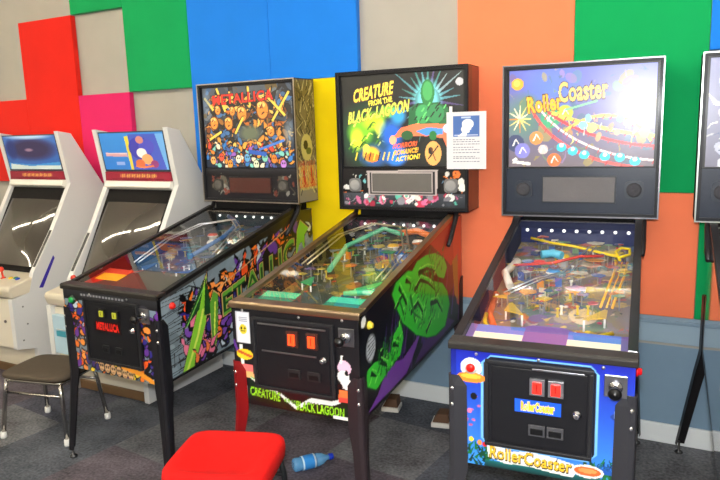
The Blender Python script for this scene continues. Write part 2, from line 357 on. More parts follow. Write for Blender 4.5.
# ================================================================== pinball machines
def panel_on_front(P, u0, u1, v0, v1):
    w, zb, zf = P['w'], P['zb'], P['zl']-.045
    return (-w+2*w*u0, -w+2*w*u1, zb+(zf-zb)*v0, zb+(zf-zb)*v1)
def pinball(P, label):
    rnd = random.Random(P['seed'])
    T = thing('pinball_machine', (P['x'], P['y'], 0), math.radians(P['rot']), label, 'pinball machine', None)
    w, zb, zl, zt, zbb, L = P['w'], P['zb'], P['zl'], P['zt'], P['zbb'], P['L']
    zf = zl-.045; D = P['D']; ybb = L+P['bof']; yb = ybb-D
    body = P['body']
    # --- cabinet with printed artwork
    m = MB(); t = .018; CM = P.get('cabmat', CABM)
    ztop = lambda y: min(zf+(zt-.01-zf)*y/yb, zt-.01)
    zbot = lambda y: zb+(zbb-zb)*y/L
    prof = [(0.001, zb), (0.001, zf), (yb, zt-.01), (L, zt-.01), (L, zbb)]
    for sx in (-1, 1):
        xa, xb = sorted((sx*(w-.001), sx*(w-t))); m.prism(prof, xa, xb, MATTE, body)
    m.box(-w+t, w-t, .001, t, zb, zf, MATTE, body)
    m.box(-w+t, w-t, L-t, L, zbb, zt-.01, MATTE, body)
    m.hexa([(-w+t, t, zb), (w-t, t, zb), (w-t, L-t, zbb), (-w+t, L-t, zbb), (-w+t, t, zb+.015), (w-t, t, zb+.015), (w-t, L-t, zbb+.015), (-w+t, L-t, zbb+.015)], MATTE, rgb(120, 100, 75))
    m.box(-w+t, w-t, yb, L-t, zt-.04, zt-.01, MATTE, body)
    fa = P['front_art'](2*w, zf-zb); m.grid(lambda u, v: (-w+2*w*u, -.001, zb+(zf-zb)*v), fa.img(), CM)
    sa = P['side_art'](L, .5, rnd)
    m.grid(lambda u, v: (w+.001, u*L, zbot(u*L)+(ztop(u*L)-zbot(u*L))*v), sa.img(), CM)
    ls = P.get('left_art')
    if ls: m.grid(lambda u, v: (-w-.001, (1-u)*L, zbot((1-u)*L)+(ztop((1-u)*L)-zbot((1-u)*L))*v), ls(L, .5, rnd).img(), CM)
    else: m.prism(prof, -w-.001, -w, CABM, body)
    m.build('cabinet', T)
    # --- lockdown bar and side rails
    rc = P['rail']; RM = P.get('railmat', DARKMET)
    m = MB(); m.prism([(-.012, zf-.002), (-.012, zl-.026), (-.005, zl-.02), (.03, zl-.018), (.05, zl-.017), (.05, zl-.035), (.0, zl-.035), (0, zf-.002)], -w-.008, w+.008, RM, P['lockbar'])
    m.build('lockdown_bar', T, bevel=.004)
    for sx in (-1, 1):
        m = MB(); xa, xb = sorted((sx*(w+.005), sx*(w-.024)))
        m.hexa([(xa, .0505, ztop(.0505)-.001), (xb, .0505, ztop(.0505)-.001), (xb, yb-.001, zt-.011), (xa, yb-.001, zt-.011),
                (xa, .0505, zl-.016), (xb, .0505, zl-.016), (xb, yb-.001, zt+.014), (xa, yb-.001, zt+.014)], RM, rc)
        xo = sx*(w+.006); xa, xb = sorted((xo, sx*(w+.002)))
        m.hexa([(xa, .02, zf-.012), (xb, .02, zf-.012), (xb, yb-.02, zt-.05), (xa, yb-.02, zt-.05), (xa, .02, zf+.0), (xb, .02, zf+.0), (xb, yb-.02, zt-.0), (xa, yb-.02, zt-.0)], RM, rc) if P.get('wide_rail') else None
        m.build('side_rail', T, bevel=.002)
        m = MB(); m.lathe([(.016, 0), (.016, .006), (.011, .007), (.011, .014), (.008, .017)], (sx*(w+.001), .085, zf-.045), (sx, 0, 0), PLASTIC, P['button']); m.build('flipper_button', T)
    # --- glass
    m = MB(); g0, g1 = zl-.026, zt+.002
    zg = lambda y: g0+(g1-g0)*(y-.05)/(yb-.05)
    m.hexa([(-w+.025, .0505, g0), (w-.025, .0505, g0), (w-.025, yb, g1), (-w+.025, yb, g1), (-w+.025, .0505, g0+.004), (w-.025, .0505, g0+.004), (w-.025, yb, g1+.004), (-w+.025, yb, g1+.004)], GLASS, W_)
    m.build('playfield_glass', T)
    # --- playfield
    p0, p1, q0, q1 = .06, yb+.05, zl-.105, zt-.115
    zp = lambda y: q0+(q1-q0)*(y-p0)/(p1-p0)
    wi = w-.02
    pa = P['pf_art'](2*wi, p1-p0, rnd)
    m = MB(); m.hexa([(-wi, p0, q0-.012), (wi, p0, q0-.012), (wi, p1, q1-.012), (-wi, p1, q1-.012), (-wi, p0, q0-.001), (wi, p0, q0-.001), (wi, p1, q1-.001), (-wi, p1, q1-.001)], MATTE, rgb(190, 150, 100))
    m.grid(lambda u, v: (-wi+2*wi*u, p0+(p1-p0)*v, zp(p0+(p1-p0)*v)), pa.img(), mat_pf)
    m.build('playfield', T)
    # apron with the two instruction cards
    ac = P['apron']; ad = P.get('apron_depth', .2)
    m = MB(); ot = [(-wi, .052), (wi, .052), (wi, ad), (.12, ad-.02), (.05, ad+.02), (-.05, ad+.02), (-.12, ad-.02), (-wi, ad)]
    b = len(m.v); m.v += [(x, y, zg(y)-.026) for x, y in ot]+[(x, y, zg(y)-.045) for x, y in ot]; k = m.mi(PAINT)
    m.face((b, b+6, b+7) if False else (b, b+5, b+6, b+7), k, ac[0]); m.face((b, b+1, b+4, b+5), k, P.get('apron2', ac[0])); m.face((b+1, b+2, b+3, b+4), k, P.get('apron2', ac[0])); m.face(list(range(b+8, b+16))[::-1], k, ac[0])
    for i in range(8): j = (i+1) % 8; m.face((b+i, b+8+i, b+8+j, b+j), k, ac[0])
    ap = m.build('apron', T)
    for sx in (-1, 1):
        m = MB(); cx = sx*(wi-.105); y0_, y1_, cwd = ad-.12, ad-.055, P.get('card_w', .08)
        G = lambda x, y, d: (x, y, zg(y)-.026+d)
        m.hexa([G(cx-cwd, y0_, .0005), G(cx+cwd, y0_, .0005), G(cx+cwd, y1_, .0005), G(cx-cwd, y1_, .0005), G(cx-cwd, y0_, .002), G(cx+cwd, y0_, .002), G(cx+cwd, y1_, .002), G(cx-cwd, y1_, .002)], PAPER, ac[1])
        m.hexa([G(cx-cwd, y1_+.001, .0005), G(cx+cwd, y1_+.001, .0005), G(cx+cwd, ad-.006, .0005), G(cx-cwd, ad-.006, .0005), G(cx-cwd, y1_+.001, .002), G(cx+cwd, y1_+.001, .002), G(cx+cwd, ad-.006, .002), G(cx-cwd, ad-.006, .002)], PAPER, ac[2])
        if sx < 0 or not P.get('one_card'): m.build('instruction_card', ap)
    zz = lambda y, h: zp(y)+h
    # flippers, slingshots, bumpers
    for sx in (-1, 1):
        m = MB(); a = Vector((sx*.085, .27, 0)); b2 = Vector((sx*.02, .235, 0)); z = zz(.26, .012)
        m.tube([(a.x, a.y, z+.006), (b2.x, b2.y, z+.006)], [.012, .007], PLASTIC, P['flip'], 10); m.build('flipper', T)
        m = MB(); m.prism([(sx*.10, .33), (sx*.175, .37), (sx*.175, .47), (sx*.165, .48)], zz(.4, .03), zz(.4, .034), PLASTIC, P['sling'], ax='z')
        for q in ((.105, .335), (.17, .375), (.168, .468)): m.tube([(sx*q[0], q[1], zp(q[1])), (sx*q[0], q[1], zz(.4, .03))], .004, PLASTIC, W_, 6)
        m.build('slingshot', T)
    for (x, y, c) in P['bumpers']:
        m = MB(); z = zz(y, 0)
        m.lathe([(.022, 0), (.022, .03), (.03, .034), (.03, .04), (.022, .05), (0, .052)], (x, y, z), (0, 0, 1), PLASTIC, c, 16, cs=[W_, W_, W_, c, c]); m.build('pop_bumper', T)
    for pth in P['ramps']:
        m = MB()
        for (off, r) in pth.get('rails', ((0, .004),)):
            m.tube([(x+off, y, (zg(y)-h) if pth.get('g') else zz(y, h)) for (x, y, h) in pth['p']], r, pth.get('m', PLASTIC), pth['c'], 8)
        m.build(pth.get('n', 'wire_ramp'), T)
    # plastics, posts, targets, lamps
    for k in range(P.get('nplast', 44)):
        y = rnd.uniform(.42, p1-.08); x = rnd.choice((-1, 1))*rnd.uniform(.03, wi-.03) if rnd.random() < .7 else rnd.uniform(-.15, .15)
        s_ = rnd.uniform(.014, .042); a0 = rnd.uniform(0, 6.3); n = rnd.choice((3, 4, 5))
        pts = [(max(-wi+.005, min(wi-.005, x+s_*rnd.uniform(.7, 1.2)*math.cos(a0+2*PI*i/n))), y+s_*rnd.uniform(.7, 1.3)*math.sin(a0+2*PI*i/n)) for i in range(n)]
        z = zz(y, rnd.uniform(.03, .06)); m = MB(); m.prism(pts, z, z+.003, PLASTIC, rnd.choice(P['pal']), ax='z'); m.tube([(x, y, zp(y)), (x, y, z)], .003, PLASTIC, rgb(150, 150, 140), 6)
        m.build('plastic_shield', T)
    for k in range(16):
        y = rnd.uniform(.4, p1-.08); x = rnd.uniform(-wi+.02, wi-.02); m = MB()
        m.lathe([(.006, 0), (.004, .01), (.004, .028), (.007, .03), (.007, .034), (0, .036)], (x, y, zp(y)), (0, 0, 1), PLASTIC, rnd.choice(P['postpal']), 8); m.build('post', T)
    for k in range(8):
        y = rnd.uniform(.55, p1-.12); x = rnd.uniform(-wi+.03, wi-.03); m = MB(); m.box(x-.013, x+.013, y-.003, y+.003, zp(y), zp(y)+.035, PLASTIC, rnd.choice(P['pal'])); m.build('target', T)
    nb = P.get('backlamps', 9); m = MB(); m.box(-wi, wi, p1-.02, p1-.012, q1, zt-.03, PLASTIC, P['backpanel']); m.build('back_panel', T)
    for k in range(nb):
        m = MB(); x = -wi+.03+(2*wi-.06)*k/(nb-1); m.dome((x, p1-.022, zt-.055), (0, -1, .4), .008, GLOW, P.get('bulb', W_)); m.build('lamp', T)
    # --- coin door
    x0, x1, z0, z1 = panel_on_front(P, *P['door'])
    m = MB(); m.box(x0, x1, -.008, -.0015, z0, z1, DARKMET, rgb(30, 30, 34))
    bw = .012
    for q in ((x0, x1, z0, z0+bw), (x0, x1, z1-bw, z1), (x0, x0+bw, z0+bw, z1-bw), (x1-bw, x1, z0+bw, z1-bw)):
        m.box(q[0], q[1], -.016, -.0082, q[2], q[3], DARKMET, P.get('doorframe', rgb(35, 35, 38)))
    dr = m.build('coin_door', T, bevel=.002)
    dx = lambda u: x0+(x1-x0)*u; dz = lambda v: z0+(z1-z0)*v
    m = MB(); m.box(dx(.06), dx(.95), -.013, -.0082, dz(.06), dz(.94), DARKMET, rgb(22, 22, 26)); m.build('door_plate', dr, bevel=.004)
    S = P['coin']
    for cu in S['u']:
        m = MB(); cw, ch = S['size']; cx, cz = dx(cu), dz(S['v'])
        m.box(cx-cw/2, cx+cw/2, -.024, -.0132, cz-ch/2, cz+ch/2, METAL if S.get('metal') else PLASTIC, S['frame'])
        m.box(cx-cw*.3, cx+cw*.3, -.03, -.0242, cz-ch*.36, cz+ch*.33, GLOW, S['c'])
        m.box(cx-.0015, cx+.0015, -.0312, -.0302, cz-ch*.2, cz+ch*.25, PLASTIC, rgb(60, 10, 10))
        m.build('coin_slot', dr, bevel=.0015)
        m = MB(); cz = dz(S['rv']); m.box(cx-cw*.55, cx+cw*.55, -.02, -.0132, cz-.018, cz+.018, DARKMET, S['ret']); m.box(cx-cw*.42, cx+cw*.42, -.0225, -.0202, cz-.012, cz+.008, DARKMET, rgb(14, 14, 16)); m.build('coin_return', dr, bevel=.002)
    m = MB(); lx, lz = dx(S['lock'][0]), dz(S['lock'][1]); m.lathe([(.014, 0), (.014, .006), (.009, .008), (.009, .018), (.006, .02)], (lx, -.0132, lz), (0, -1, 0), CHROME, rgb(225, 225, 225)); m.box(lx-.001, lx+.001, -.0345, -.0338, lz-.005, lz+.005, PLASTIC, K_); m.build('lock', dr)
    for bz in S.get('bars', ()):
        m = MB(); m.box(dx(bz[0]), dx(bz[1]), -.018, -.0132, dz(bz[2])-.003, dz(bz[2])+.003, METAL, rgb(150, 150, 155)); m.build('trim_strip', dr, bevel=.001)
    if 'sticker' in P:
        st = P['sticker']; cv = st['art'](); a0, a1, b0, b1 = dx(st['r'][0]), dx(st['r'][1]), dz(st['r'][2]), dz(st['r'][3])
        m = MB(); m.box(a0, a1, -.0146, -.0132, b0, b1, PAPER, K_); m.grid(lambda u, v: (a0+(a1-a0)*u, -.0149, b0+(b1-b0)*v), cv.img(), PLASTIC); m.build('sticker', dr)
    for (u, v) in P['bolts']:
        fx = -w+2*w*u; fz = zb+(zf-zb)*v; m = MB(); m.dome((fx, -.0015, fz), (0, -1, 0), .006, METAL, rgb(200, 200, 200), .5, 8, 3); m.build('bolt', T)
    # start button
    if 'start' in P:
        s_ = P['start']; fx = -w+2*w*s_['u']; fz = zb+(zf-zb)*s_['v']; m = MB()
        m.lathe([(.022, 0), (.022, .004), (.014, .006), (.014, .012), (.011, .016), (0, .017)], (fx, -.0012, fz), (0, -1, 0), PLASTIC, s_['c'], 20, cs=[s_['ring'], s_['ring'], s_['c'], s_['c'], s_['c']]); m.build('start_button', T)
    # plunger / shooter
    pl = P['plunger']; fx = -w+2*w*pl['u']; fz = zb+(zf-zb)*pl['v']; m = MB()
    m.box(fx-.032, fx+.032, -.006, -.0012, fz-.034, fz+.034, METAL, rgb(150, 150, 155)); m.lathe([(.02, 0), (.02, .01), (.008, .014), (.008, .04)], (fx, -.006, fz), (0, -1, 0), CHROME, rgb(160, 160, 165))
    pm = m.build('plunger_plate', T, bevel=.0015)
    m = MB(); m.lathe([(.006, 0), (.012, .004), (.018, .012), (.019, .02), (.014, .028), (0, .032)], (fx, -.046, fz), (0, -1, 0), PLASTIC, pl['c']); m.build('plunger_knob', pm)
    # --- legs
    for sx in (-1, 1):
        for fy in (0, 1):
            sy = -1 if fy == 0 else 1; yc = 0 if fy == 0 else L; zt_ = (zb+(zf-zb)*P.get('legtop', .77)) if fy == 0 else zbb+.24; zc = zb if fy == 0 else zbb
            ox, oy = sx*w, yc; ex, ey = sx*(w+(.03 if fy == 0 else P.get('rear_splay', .03))), yc+sy*(.035 if fy == 0 else P.get('rear_out', .035))
            th = .004; lc = P['leg'] if not (P.get('leftleg') and sx < 0 and fy == 0) else P['leftleg']
            m = MB(); lv = []
            for (z, a, k) in ((zt_, .03, 0), (zt_-.035, .055, 0), (zc-.02, .058, 0), (zc-.12, .045, .22), (.045, .034, 1)):
                cx = ox+(ex-ox)*k + sx*.003; cy = oy+(ey-oy)*k + sy*.003
                lv.append([(cx-sx*a, cy, z), (cx-sx*a*.25, cy+sy*.007, z), (cx, cy+sy*.004, z), (cx+sx*.004, cy, z), (cx+sx*.007, cy-sy*a*.25, z), (cx, cy-sy*a, z),
                           (cx-sx*.0005, cy-sy*a, z), (cx+sx*.001, cy-sy*a*.25, z), (cx-sx*.0005, cy-sy*.0005, z), (cx-sx*a*.25, cy+sy*.001, z), (cx-sx*a, cy-sy*.0005, z)])
            b = len(m.v); n = len(lv[0]); kk = m.mi(DARKMET)
            for r_ in lv: m.v += r_
            for i in range(len(lv)-1):
                for j in range(n): m.face((b+i*n+j, b+i*n+(j+1) % n, b+(i+1)*n+(j+1) % n, b+(i+1)*n+j), kk, lc)
            m.face([b+j for j in range(n)], kk, lc); m.face([b+(len(lv)-1)*n+j for j in range(n)][::-1], kk, lc)
            lg = m.build('leg', T)
            m = MB(); m.lathe([(.018, 0), (.02, .004), (.016, .012), (.005, .016), (.005, .06)], (ex-sx*.008, ey-sy*.008, .001), (0, 0, 1), METAL, rgb(90, 90, 92)); m.build('leg_leveler', lg)
            for q in (.045, .10):
                m = MB(); m.dome((ox-sx*.012+sx*.006, oy+sy*.006, zt_-q), (sx, sy, 0), .0085, CHROME, rgb(235, 235, 235), .8, 10, 3); m.build('leg_bolt', lg)
    # --- backbox
    hb = P['W']/2; z0b = P['zb0']; z1b = z0b+P['H']
    m = MB(); bc = P['bbcol']; fr = P.get('bbframe', bc)
    m.box(-hb, hb, yb+.03, ybb, z0b, z1b, MATTE, bc)
    fw = .018
    for q in ((-hb, hb, z0b, z0b+fw), (-hb, hb, z1b-fw, z1b), (-hb, -hb+fw, z0b+fw, z1b-fw), (hb-fw, hb, z0b+fw, z1b-fw)):
        m.box(q[0], q[1], yb, yb+.031, q[2], q[3], DARKMET, bc)
    if 'bb_side' in P:
        m.grid(lambda u, v: (hb+.0012, yb+.004+(D-.008)*u, z0b+.004+(P['H']-.008)*v), P['bb_side'](D, P['H'], rnd).img(), CABM)
    bb = m.build('backbox', T)
    m = MB(); e = .005
    for q in ((-hb-.001, hb+.001, z0b-.001, z0b+e), (-hb-.001, hb+.001, z1b-e, z1b+.001), (-hb-.001, -hb+e, z0b+e, z1b-e), (hb-e, hb+.001, z0b+e, z1b-e)):
        m.box(q[0], q[1], yb-.004, yb-.0005, q[2], q[3], METAL, P['bbedge'])
    m.build('edge_trim', bb)
    zs = z0b+P['H']*P['split']
    xi = hb-fw
    m = MB(); tl = P['translite'](2*xi-.02, z1b-fw-zs-.01, rnd)
    m.box(-xi, xi, yb+.016, yb+.0295, zs, z1b-fw, PLASTIC, K_)
    m.grid(lambda u, v: (-xi+.01+(2*xi-.02)*u, yb+.0155, zs+.005+(z1b-fw-zs-.01)*v), tl.img(), P.get('artmat', ARTM))
    m.build('backglass', T)
    m = MB(); sp = P['speaker_art'](2*xi, zs-z0b-fw, rnd)
    m.box(-xi, xi, yb+.011, yb+.0295, z0b+fw, zs-.001, PLASTIC, K_)
    m.grid(lambda u, v: (-xi+2*xi*u, yb+.0105, z0b+fw+(zs-.001-z0b-fw)*v), sp.img(), PLASTIC)
    spp = m.build('speaker_panel', T)
    hp = zs-z0b-fw; dmd = P['dmd']
    a0, a1 = -xi+2*xi*dmd[0], -xi+2*xi*dmd[1]; b0, b1 = z0b+fw+hp*dmd[2], z0b+fw+hp*dmd[3]
    m = MB(); m.box(a0, a1, yb+.006, yb+.0102, b0, b1, PLASTIC, dmd[5]); m.box(a0+.006, a1-.006, yb+.0035, yb+.0058, b0+.006, b1-.006, SCREEN, dmd[4]); m.build('dot_matrix_display', spp)
    for cu in (P['spk'][0], P['spk'][1]):
        cx = -xi+2*xi*cu; cz = z0b+fw+hp*P['spk'][2]; r = P['spk'][3]
        m = MB(); m.prism([(cx+r*(abs(math.cos(a))**.5)*(1 if math.cos(a) > 0 else -1), cz+r*(abs(math.sin(a))**.5)*(1 if math.sin(a) > 0 else -1)) for a in [2*PI*i/24 for i in range(24)]], yb+.004, yb+.0102, PLASTIC, P['spk'][4], ax='y')
        m.lathe([(r*.8, 0), (r*.8, .003), (r*.5, .0015), (r*.2, .004), (0, .005)], (cx, yb+.0038, cz), (0, -1, 0), MATTE, P['spk'][5]); m.build('speaker', spp)
    # neck and hinges
    m = MB(); m.box(-w+.03, w-.03, yb+.02, ybb-.02, zt-.0095, z0b-.0005, MATTE, K_); m.build('neck', T)
    for sx in (-1, 1):
        m = MB(); xx = sx*(w+.009)
        m.tube([(xx, yb-.10, zt-.13), (xx, yb-.06, zt-.10), (xx, yb+.03, zt-.01), (xx, yb+.05, z0b-.006)], [.010, .014, .014, .012], DARKMET, rgb(40, 38, 40), 8)
        m.build('hinge', T)
    for f in P.get('extras', ()): f(T, P)
    return T

mat_pf = mat('playfield_print', .3, coat=.5, coat_rough=.1)

# ---------------------------------------------------------------- artwork: left machine (cracked grey with orange and violet)
SHARD = [ORG, PUR, rgb(50, 40, 120), K_, rgb(240, 90, 30), rgb(160, 190, 205), K_, rgb(240, 170, 90)]
def m_side(L, H, rnd):
    c = Canvas(L, H, .0036, rgb(120, 136, 145)); r = random.Random(4)
    c.scatter(160, [rgb(104, 120, 128), rgb(142, 160, 168), rgb(122, 140, 152), rgb(160, 176, 182)], .03, .14, rnd=r, kinds=('tri', 'ell'), al=.5)
    for i in range(22):     # cracks running out to the front edge
        y = .02+.95*i/21; c.line([(.3, .5+(y-.5)*.4), (.16, y*.9+.05+r.uniform(-.03, .03)), (.0, y+r.uniform(-.05, .05))], .022, K_, w1=.004)
    for i in range(10):
        x = .03+.012*i+r.random()*.08; y = r.random(); c.line([(x, y), (x+r.uniform(-.02, .02), y+.16)], .009, K_)
    S = []
    for k in range(130):
        t = r.random(); cx = .16+.82*t; cy = .55+.2*t; S.append((cx, cy, r.uniform(.9, 2.6), r.uniform(.14, .3), r.choice([ORG, PUR, rgb(50, 40, 130), rgb(240, 84, 30), rgb(245, 150, 70), rgb(190, 205, 215), K_, ORG])))
    for (cx, cy, a, R_, k) in S:
        c.shard(cx+r.uniform(-.03, .03), cy+r.uniform(-.06, .08), R_, a, R_*.42, k, curl=r.uniform(-1, 1))
    for k in range(46):
        c.shard(r.uniform(.14, .36), r.uniform(.05, .5), r.uniform(.15, .3), r.uniform(.6, 2.4), .09, r.choice([ORG, PUR, rgb(50, 40, 130), rgb(230, 120, 150), rgb(200, 215, 225), rgb(120, 70, 170)]), curl=r.uniform(-1, 1))
    for k in range(40):
        c.shard(r.uniform(.34, .98), r.uniform(.0, .42), r.uniform(.12, .26), r.uniform(-.5, 1.4), .07, r.choice([ORG, PUR, rgb(50, 40, 130), rgb(180, 195, 205)]), curl=r.uniform(-1, 1))
    c.line([(.0, .985), (.96, .985)], .05, rgb(60, 62, 62)); c.poly([(.8, 1), (1, 1), (1, .93)], rgb(70, 60, 30))
    G1, G2, G3 = rgb(130, 200, 50), rgb(26, 74, 34), rgb(205, 226, 90)
    def grow(p, k):
        q = np.array(p, float); m_ = q.mean(0); return [tuple(v) for v in m_+(q-m_)*k]
    spear = [[(.092, .0), (.15, .0), (.235, .44), (.256, .95), (.175, .50)], [(.094, .44), (.17, .68), (.246, .93), (.205, .62), (.135, .53)], [(.248, .92), (.228, .52), (.262, .50), (.292, .66), (.268, .62)], [(.262, .60), (.288, .72), (.312, .66), (.298, .30), (.282, .12), (.262, .22)]]
    for p in spear: c.poly(grow(p, 1.14), K_)
    for p in spear: c.poly(grow(p, 1.04), rgb(205, 160, 110))
    for p, k in zip(spear, (G1, G2, G2, rgb(90, 160, 50))): c.poly(p, k)
    c.line([(.118, .02), (.19, .36), (.225, .6)], .03, G3); c.line([(.275, .2), (.293, .6)], .02, G3); c.line([(.13, .5), (.235, .82)], .014, rgb(120, 190, 80))
    wp = lambda x, y: (x, y+.24*(x-.6)+.05*(.6-x)*(y-.6))
    c.text('ETALLIC', .59, .575, .50, .23, rgb(205, 150, 100), out=K_, ow=.05, off=.06, warp=wp); c.text('ETALLIC', .59, .575, .50, .23, rgb(96, 168, 50), off=.035, warp=wp); c.text('ETALLIC', .59, .570, .50, .18, G2, off=-.005, warp=wp)
    A = [(.85, .52), (.872, .80), (.90, .90), (.965, .80), (.93, .74), (.925, .56), (.905, .68), (.885, .66)]
    c.poly([(.3, 1), (1, 1), (1, .84), (.9, .90), (.6, .93)], rgb(34, 28, 18))
    c.poly(grow(A, 1.2), K_); c.poly(grow(A, 1.05), rgb(205, 160, 110)); c.poly(A, G1)
    c.line([(.31, .72), (.86, .90)], .012, rgb(205, 160, 110))
    for i in range(4): c.shard(.17+.03*i, .06+.03*i, .16, 1.2, .05, (rgb(240, 120, 60), rgb(230, 110, 150))[i % 2], curl=.9*(-1)**i)
    c.line([(0, .015), (1, .015)], .035, K_)
    c.a[:, :6] = K_
    return c
def m_front(W, H):
    c = Canvas(W, H, .0034, rgb(24, 24, 30)); r = random.Random(9)
    for (a, b) in ((0, .26), (.74, 1)):
        c.poly([(a, 0), (b, 0), (b, .9), (a, .9)], rgb(120, 140, 155))
        for k in range(60): c.shard(r.uniform(a, b), r.uniform(0, .8), r.uniform(.1, .22), r.uniform(0, 3), .08, r.choice([ORG, PUR, rgb(50, 40, 140), rgb(245, 150, 60), rgb(200, 215, 225), K_, rgb(240, 90, 30)]), curl=r.uniform(-1, 1))
    c.poly([(.2, 0), (.82, 0), (.82, .2), (.2, .2)], rgb(90, 110, 125))
    for k in range(40): c.shard(r.uniform(.22, .8), r.uniform(0, .12), .12, r.uniform(.5, 2.5), .06, r.choice([ORG, PUR, YEL, rgb(240, 170, 60), rgb(60, 40, 120)]), curl=r.uniform(-1, 1))
    for i in range(6):
        x = .36+.062*i; c.ell(x, .09-.008*i, .034, .075, K_); c.ell(x, .09-.008*i, .027, .06, rgb(225, 180, 130)); c.ell(x-.01, .1-.008*i, .008, .018, K_); c.ell(x+.012, .1-.008*i, .008, .018, K_); c.line([(x-.012, .05-.008*i), (x+.012, .05-.008*i)], .012, rgb(80, 40, 30))
    c.line([(.27, .16), (.34, .185), (.52, .16)], .055, rgb(250, 205, 50)); c.line([(.58, .14), (.78, .09), (.93, .0)], .06, rgb(250, 160, 40))
    c.vgrad(rgb(16, 16, 20), rgb(52, 54, 58), 0, 1, .88, 1)
    for i in range(14): c.line([(.2+.034*i, .945), (.222+.034*i, .945)], .026, rgb(150, 150, 155))
    c.line([(.76, .91), (.83, .84)], .03, rgb(200, 200, 205)); c.ell(.86, .86, .05, .06, rgb(60, 60, 66))
    return c
def m_trans(W, H, rnd):
    c = Canvas(W, H, .003, rgb(42, 46, 58)); r = random.Random(21)
    c.vgrad(rgb(18, 36, 62), rgb(70, 80, 92)); c.scatter(200, [rgb(60, 74, 96), rgb(24, 28, 38), rgb(110, 90, 50), rgb(60, 100, 150), rgb(100, 110, 120)], .03, .08, rnd=r)
    for k in range(230):
        x, y = r.uniform(.03, .97), r.uniform(.2, .88)
        if abs(x-.52) < .14 and .3 < y < .56: continue
        c.shard(x, y, r.uniform(.08, .2), r.uniform(0, 6.3), .06, r.choice([rgb(220, 140, 50), rgb(190, 100, 30), rgb(235, 190, 90), rgb(120, 60, 20), rgb(60, 110, 170), rgb(225, 160, 60), rgb(30, 28, 30), rgb(30, 28, 30), rgb(150, 95, 40)]), curl=r.uniform(-1.5, 1.5))
    for (x, y, R) in ((.12, .56, .085), (.29, .55, .085), (.45, .66, .10), (.68, .70, .12), (.34, .70, .06), (.17, .72, .06), (.76, .44, .07), (.53, .30, .07)):
        c.ell(x, y, R*.62, R*1.05, rgb(90, 44, 14)); c.ell(x, y, R*.5, R*.88, rgb(226, 140, 52)); c.ell(x-.01, y+R*.5, R*.36, R*.3, rgb(245, 200, 110)); c.shard(x-.03, y+.02, R*.9, .6, R*.25, rgb(110, 50, 16), out=None, curl=1); c.shard(x-.01, y-R*.5, R*.8, .9, R*.2, rgb(60, 25, 10), out=None, curl=-1); c.shard(x+.01, y+R*.1, R*.7, 2.2, R*.2, rgb(150, 80, 30), out=None)
    for (a, b) in (((.17, .99), (.26, .70)), ((.53, .99), (.545, .76)), ((.97, .90), (.78, .56)), ((.02, .88), (.12, .72)), ((.72, .88), (.92, .62)), ((.36, .42), (.46, .62)), ((.03, .34), (.2, .45))):
        c.line([(a[0]-.012, a[1]), (b[0]-.012, b[1])], .03, K_); c.line([a, b], .03, rgb(235, 205, 80))
    c.ell(.53, .42, .15, .12, rgb(92, 102, 84), soft=.8); c.ell(.04, .8, .06, .2, rgb(110, 140, 180), soft=1, al=.6); c.ell(.95, .42, .07, .2, rgb(130, 150, 170), soft=1, al=.7)
    for k in range(90): c.shard(r.uniform(.02, .96), r.uniform(.0, .24), r.uniform(.06, .14), r.uniform(0, 3.1), .06, r.choice([rgb(235, 150, 50), rgb(210, 60, 40), rgb(235, 220, 190), rgb(40, 120, 200), rgb(120, 200, 190), rgb(60, 90, 160), rgb(230, 130, 40), rgb(150, 90, 190)]), curl=r.uniform(-1.5, 1.5))
    for i in range(9):
        x = .08+.1*i; y = .09+.05*math.sin(i*2.2); k = [rgb(235, 170, 90), rgb(220, 80, 50), rgb(235, 150, 50), rgb(230, 225, 200), rgb(90, 160, 210), rgb(215, 225, 190), rgb(120, 200, 180), rgb(235, 130, 40), rgb(180, 120, 210)][i]
        c.ell(x, y, .036, .06, K_); c.ell(x, y, .03, .05, k); c.ell(x-.01, y+.01, .007, .012, K_); c.ell(x+.012, y+.01, .007, .012, K_)
    c.line([(.62, .22), (.9, .33)], .03, rgb(60, 120, 210)); c.line([(.5, .2), (.7, .16)], .05, rgb(30, 90, 190))
    c.text('METALLICA', .46, .86, .68, .115, rgb(235, 40, 24), out=rgb(40, 6, 5), ow=.05, off=.02, warp=lambda x, y: (x, y+.05*(x-.5)))
    return c
def m_spk(W, H, rnd):
    c = Canvas(W, H, .005, rgb(28, 28, 34)); r = random.Random(5)
    c.vgrad(rgb(20, 20, 24), rgb(52, 52, 58), y0=.75)
    for a, b in ((.08, .28), (.76, .97)): c.scatter(40, [rgb(90, 85, 75), rgb(130, 130, 125), rgb(40, 40, 44), rgb(120, 60, 50)], .06, .16, a, b, .15, .75, rnd=r)
    return c
def m_bbside(W, H, rnd):
    c = Canvas(W, H, .0035, rgb(150, 140, 105)); r = random.Random(15)
    c.vgrad(rgb(130, 125, 125), rgb(112, 98, 58))
    for _ in range(120):
        x, y = r.random(), r.uniform(.05, .95); col = r.choice([K_, rgb(90, 80, 50), K_, rgb(210, 200, 160)])
        c.line([(x, y), (x+r.uniform(-.2, .2), y+.05), (x+r.uniform(-.3, .3), y+.12)], .012, col, w1=.003)
    c.ell(.5, .45, .3, .11, rgb(200, 190, 120)); c.ell(.45, .47, .12, .04, K_); c.ell(.6, .42, .14, .03, rgb(90, 100, 40))
    for i in range(14):
        x = .08+.065*i; c.line([(x, .12), (x+.08*math.sin(i), .22), (x-.05, .34)], .022, rgb(190, 40, 30), w1=.006); c.line([(x+.03, .1), (x-.02, .3)], .008, rgb(230, 210, 120))
    return c
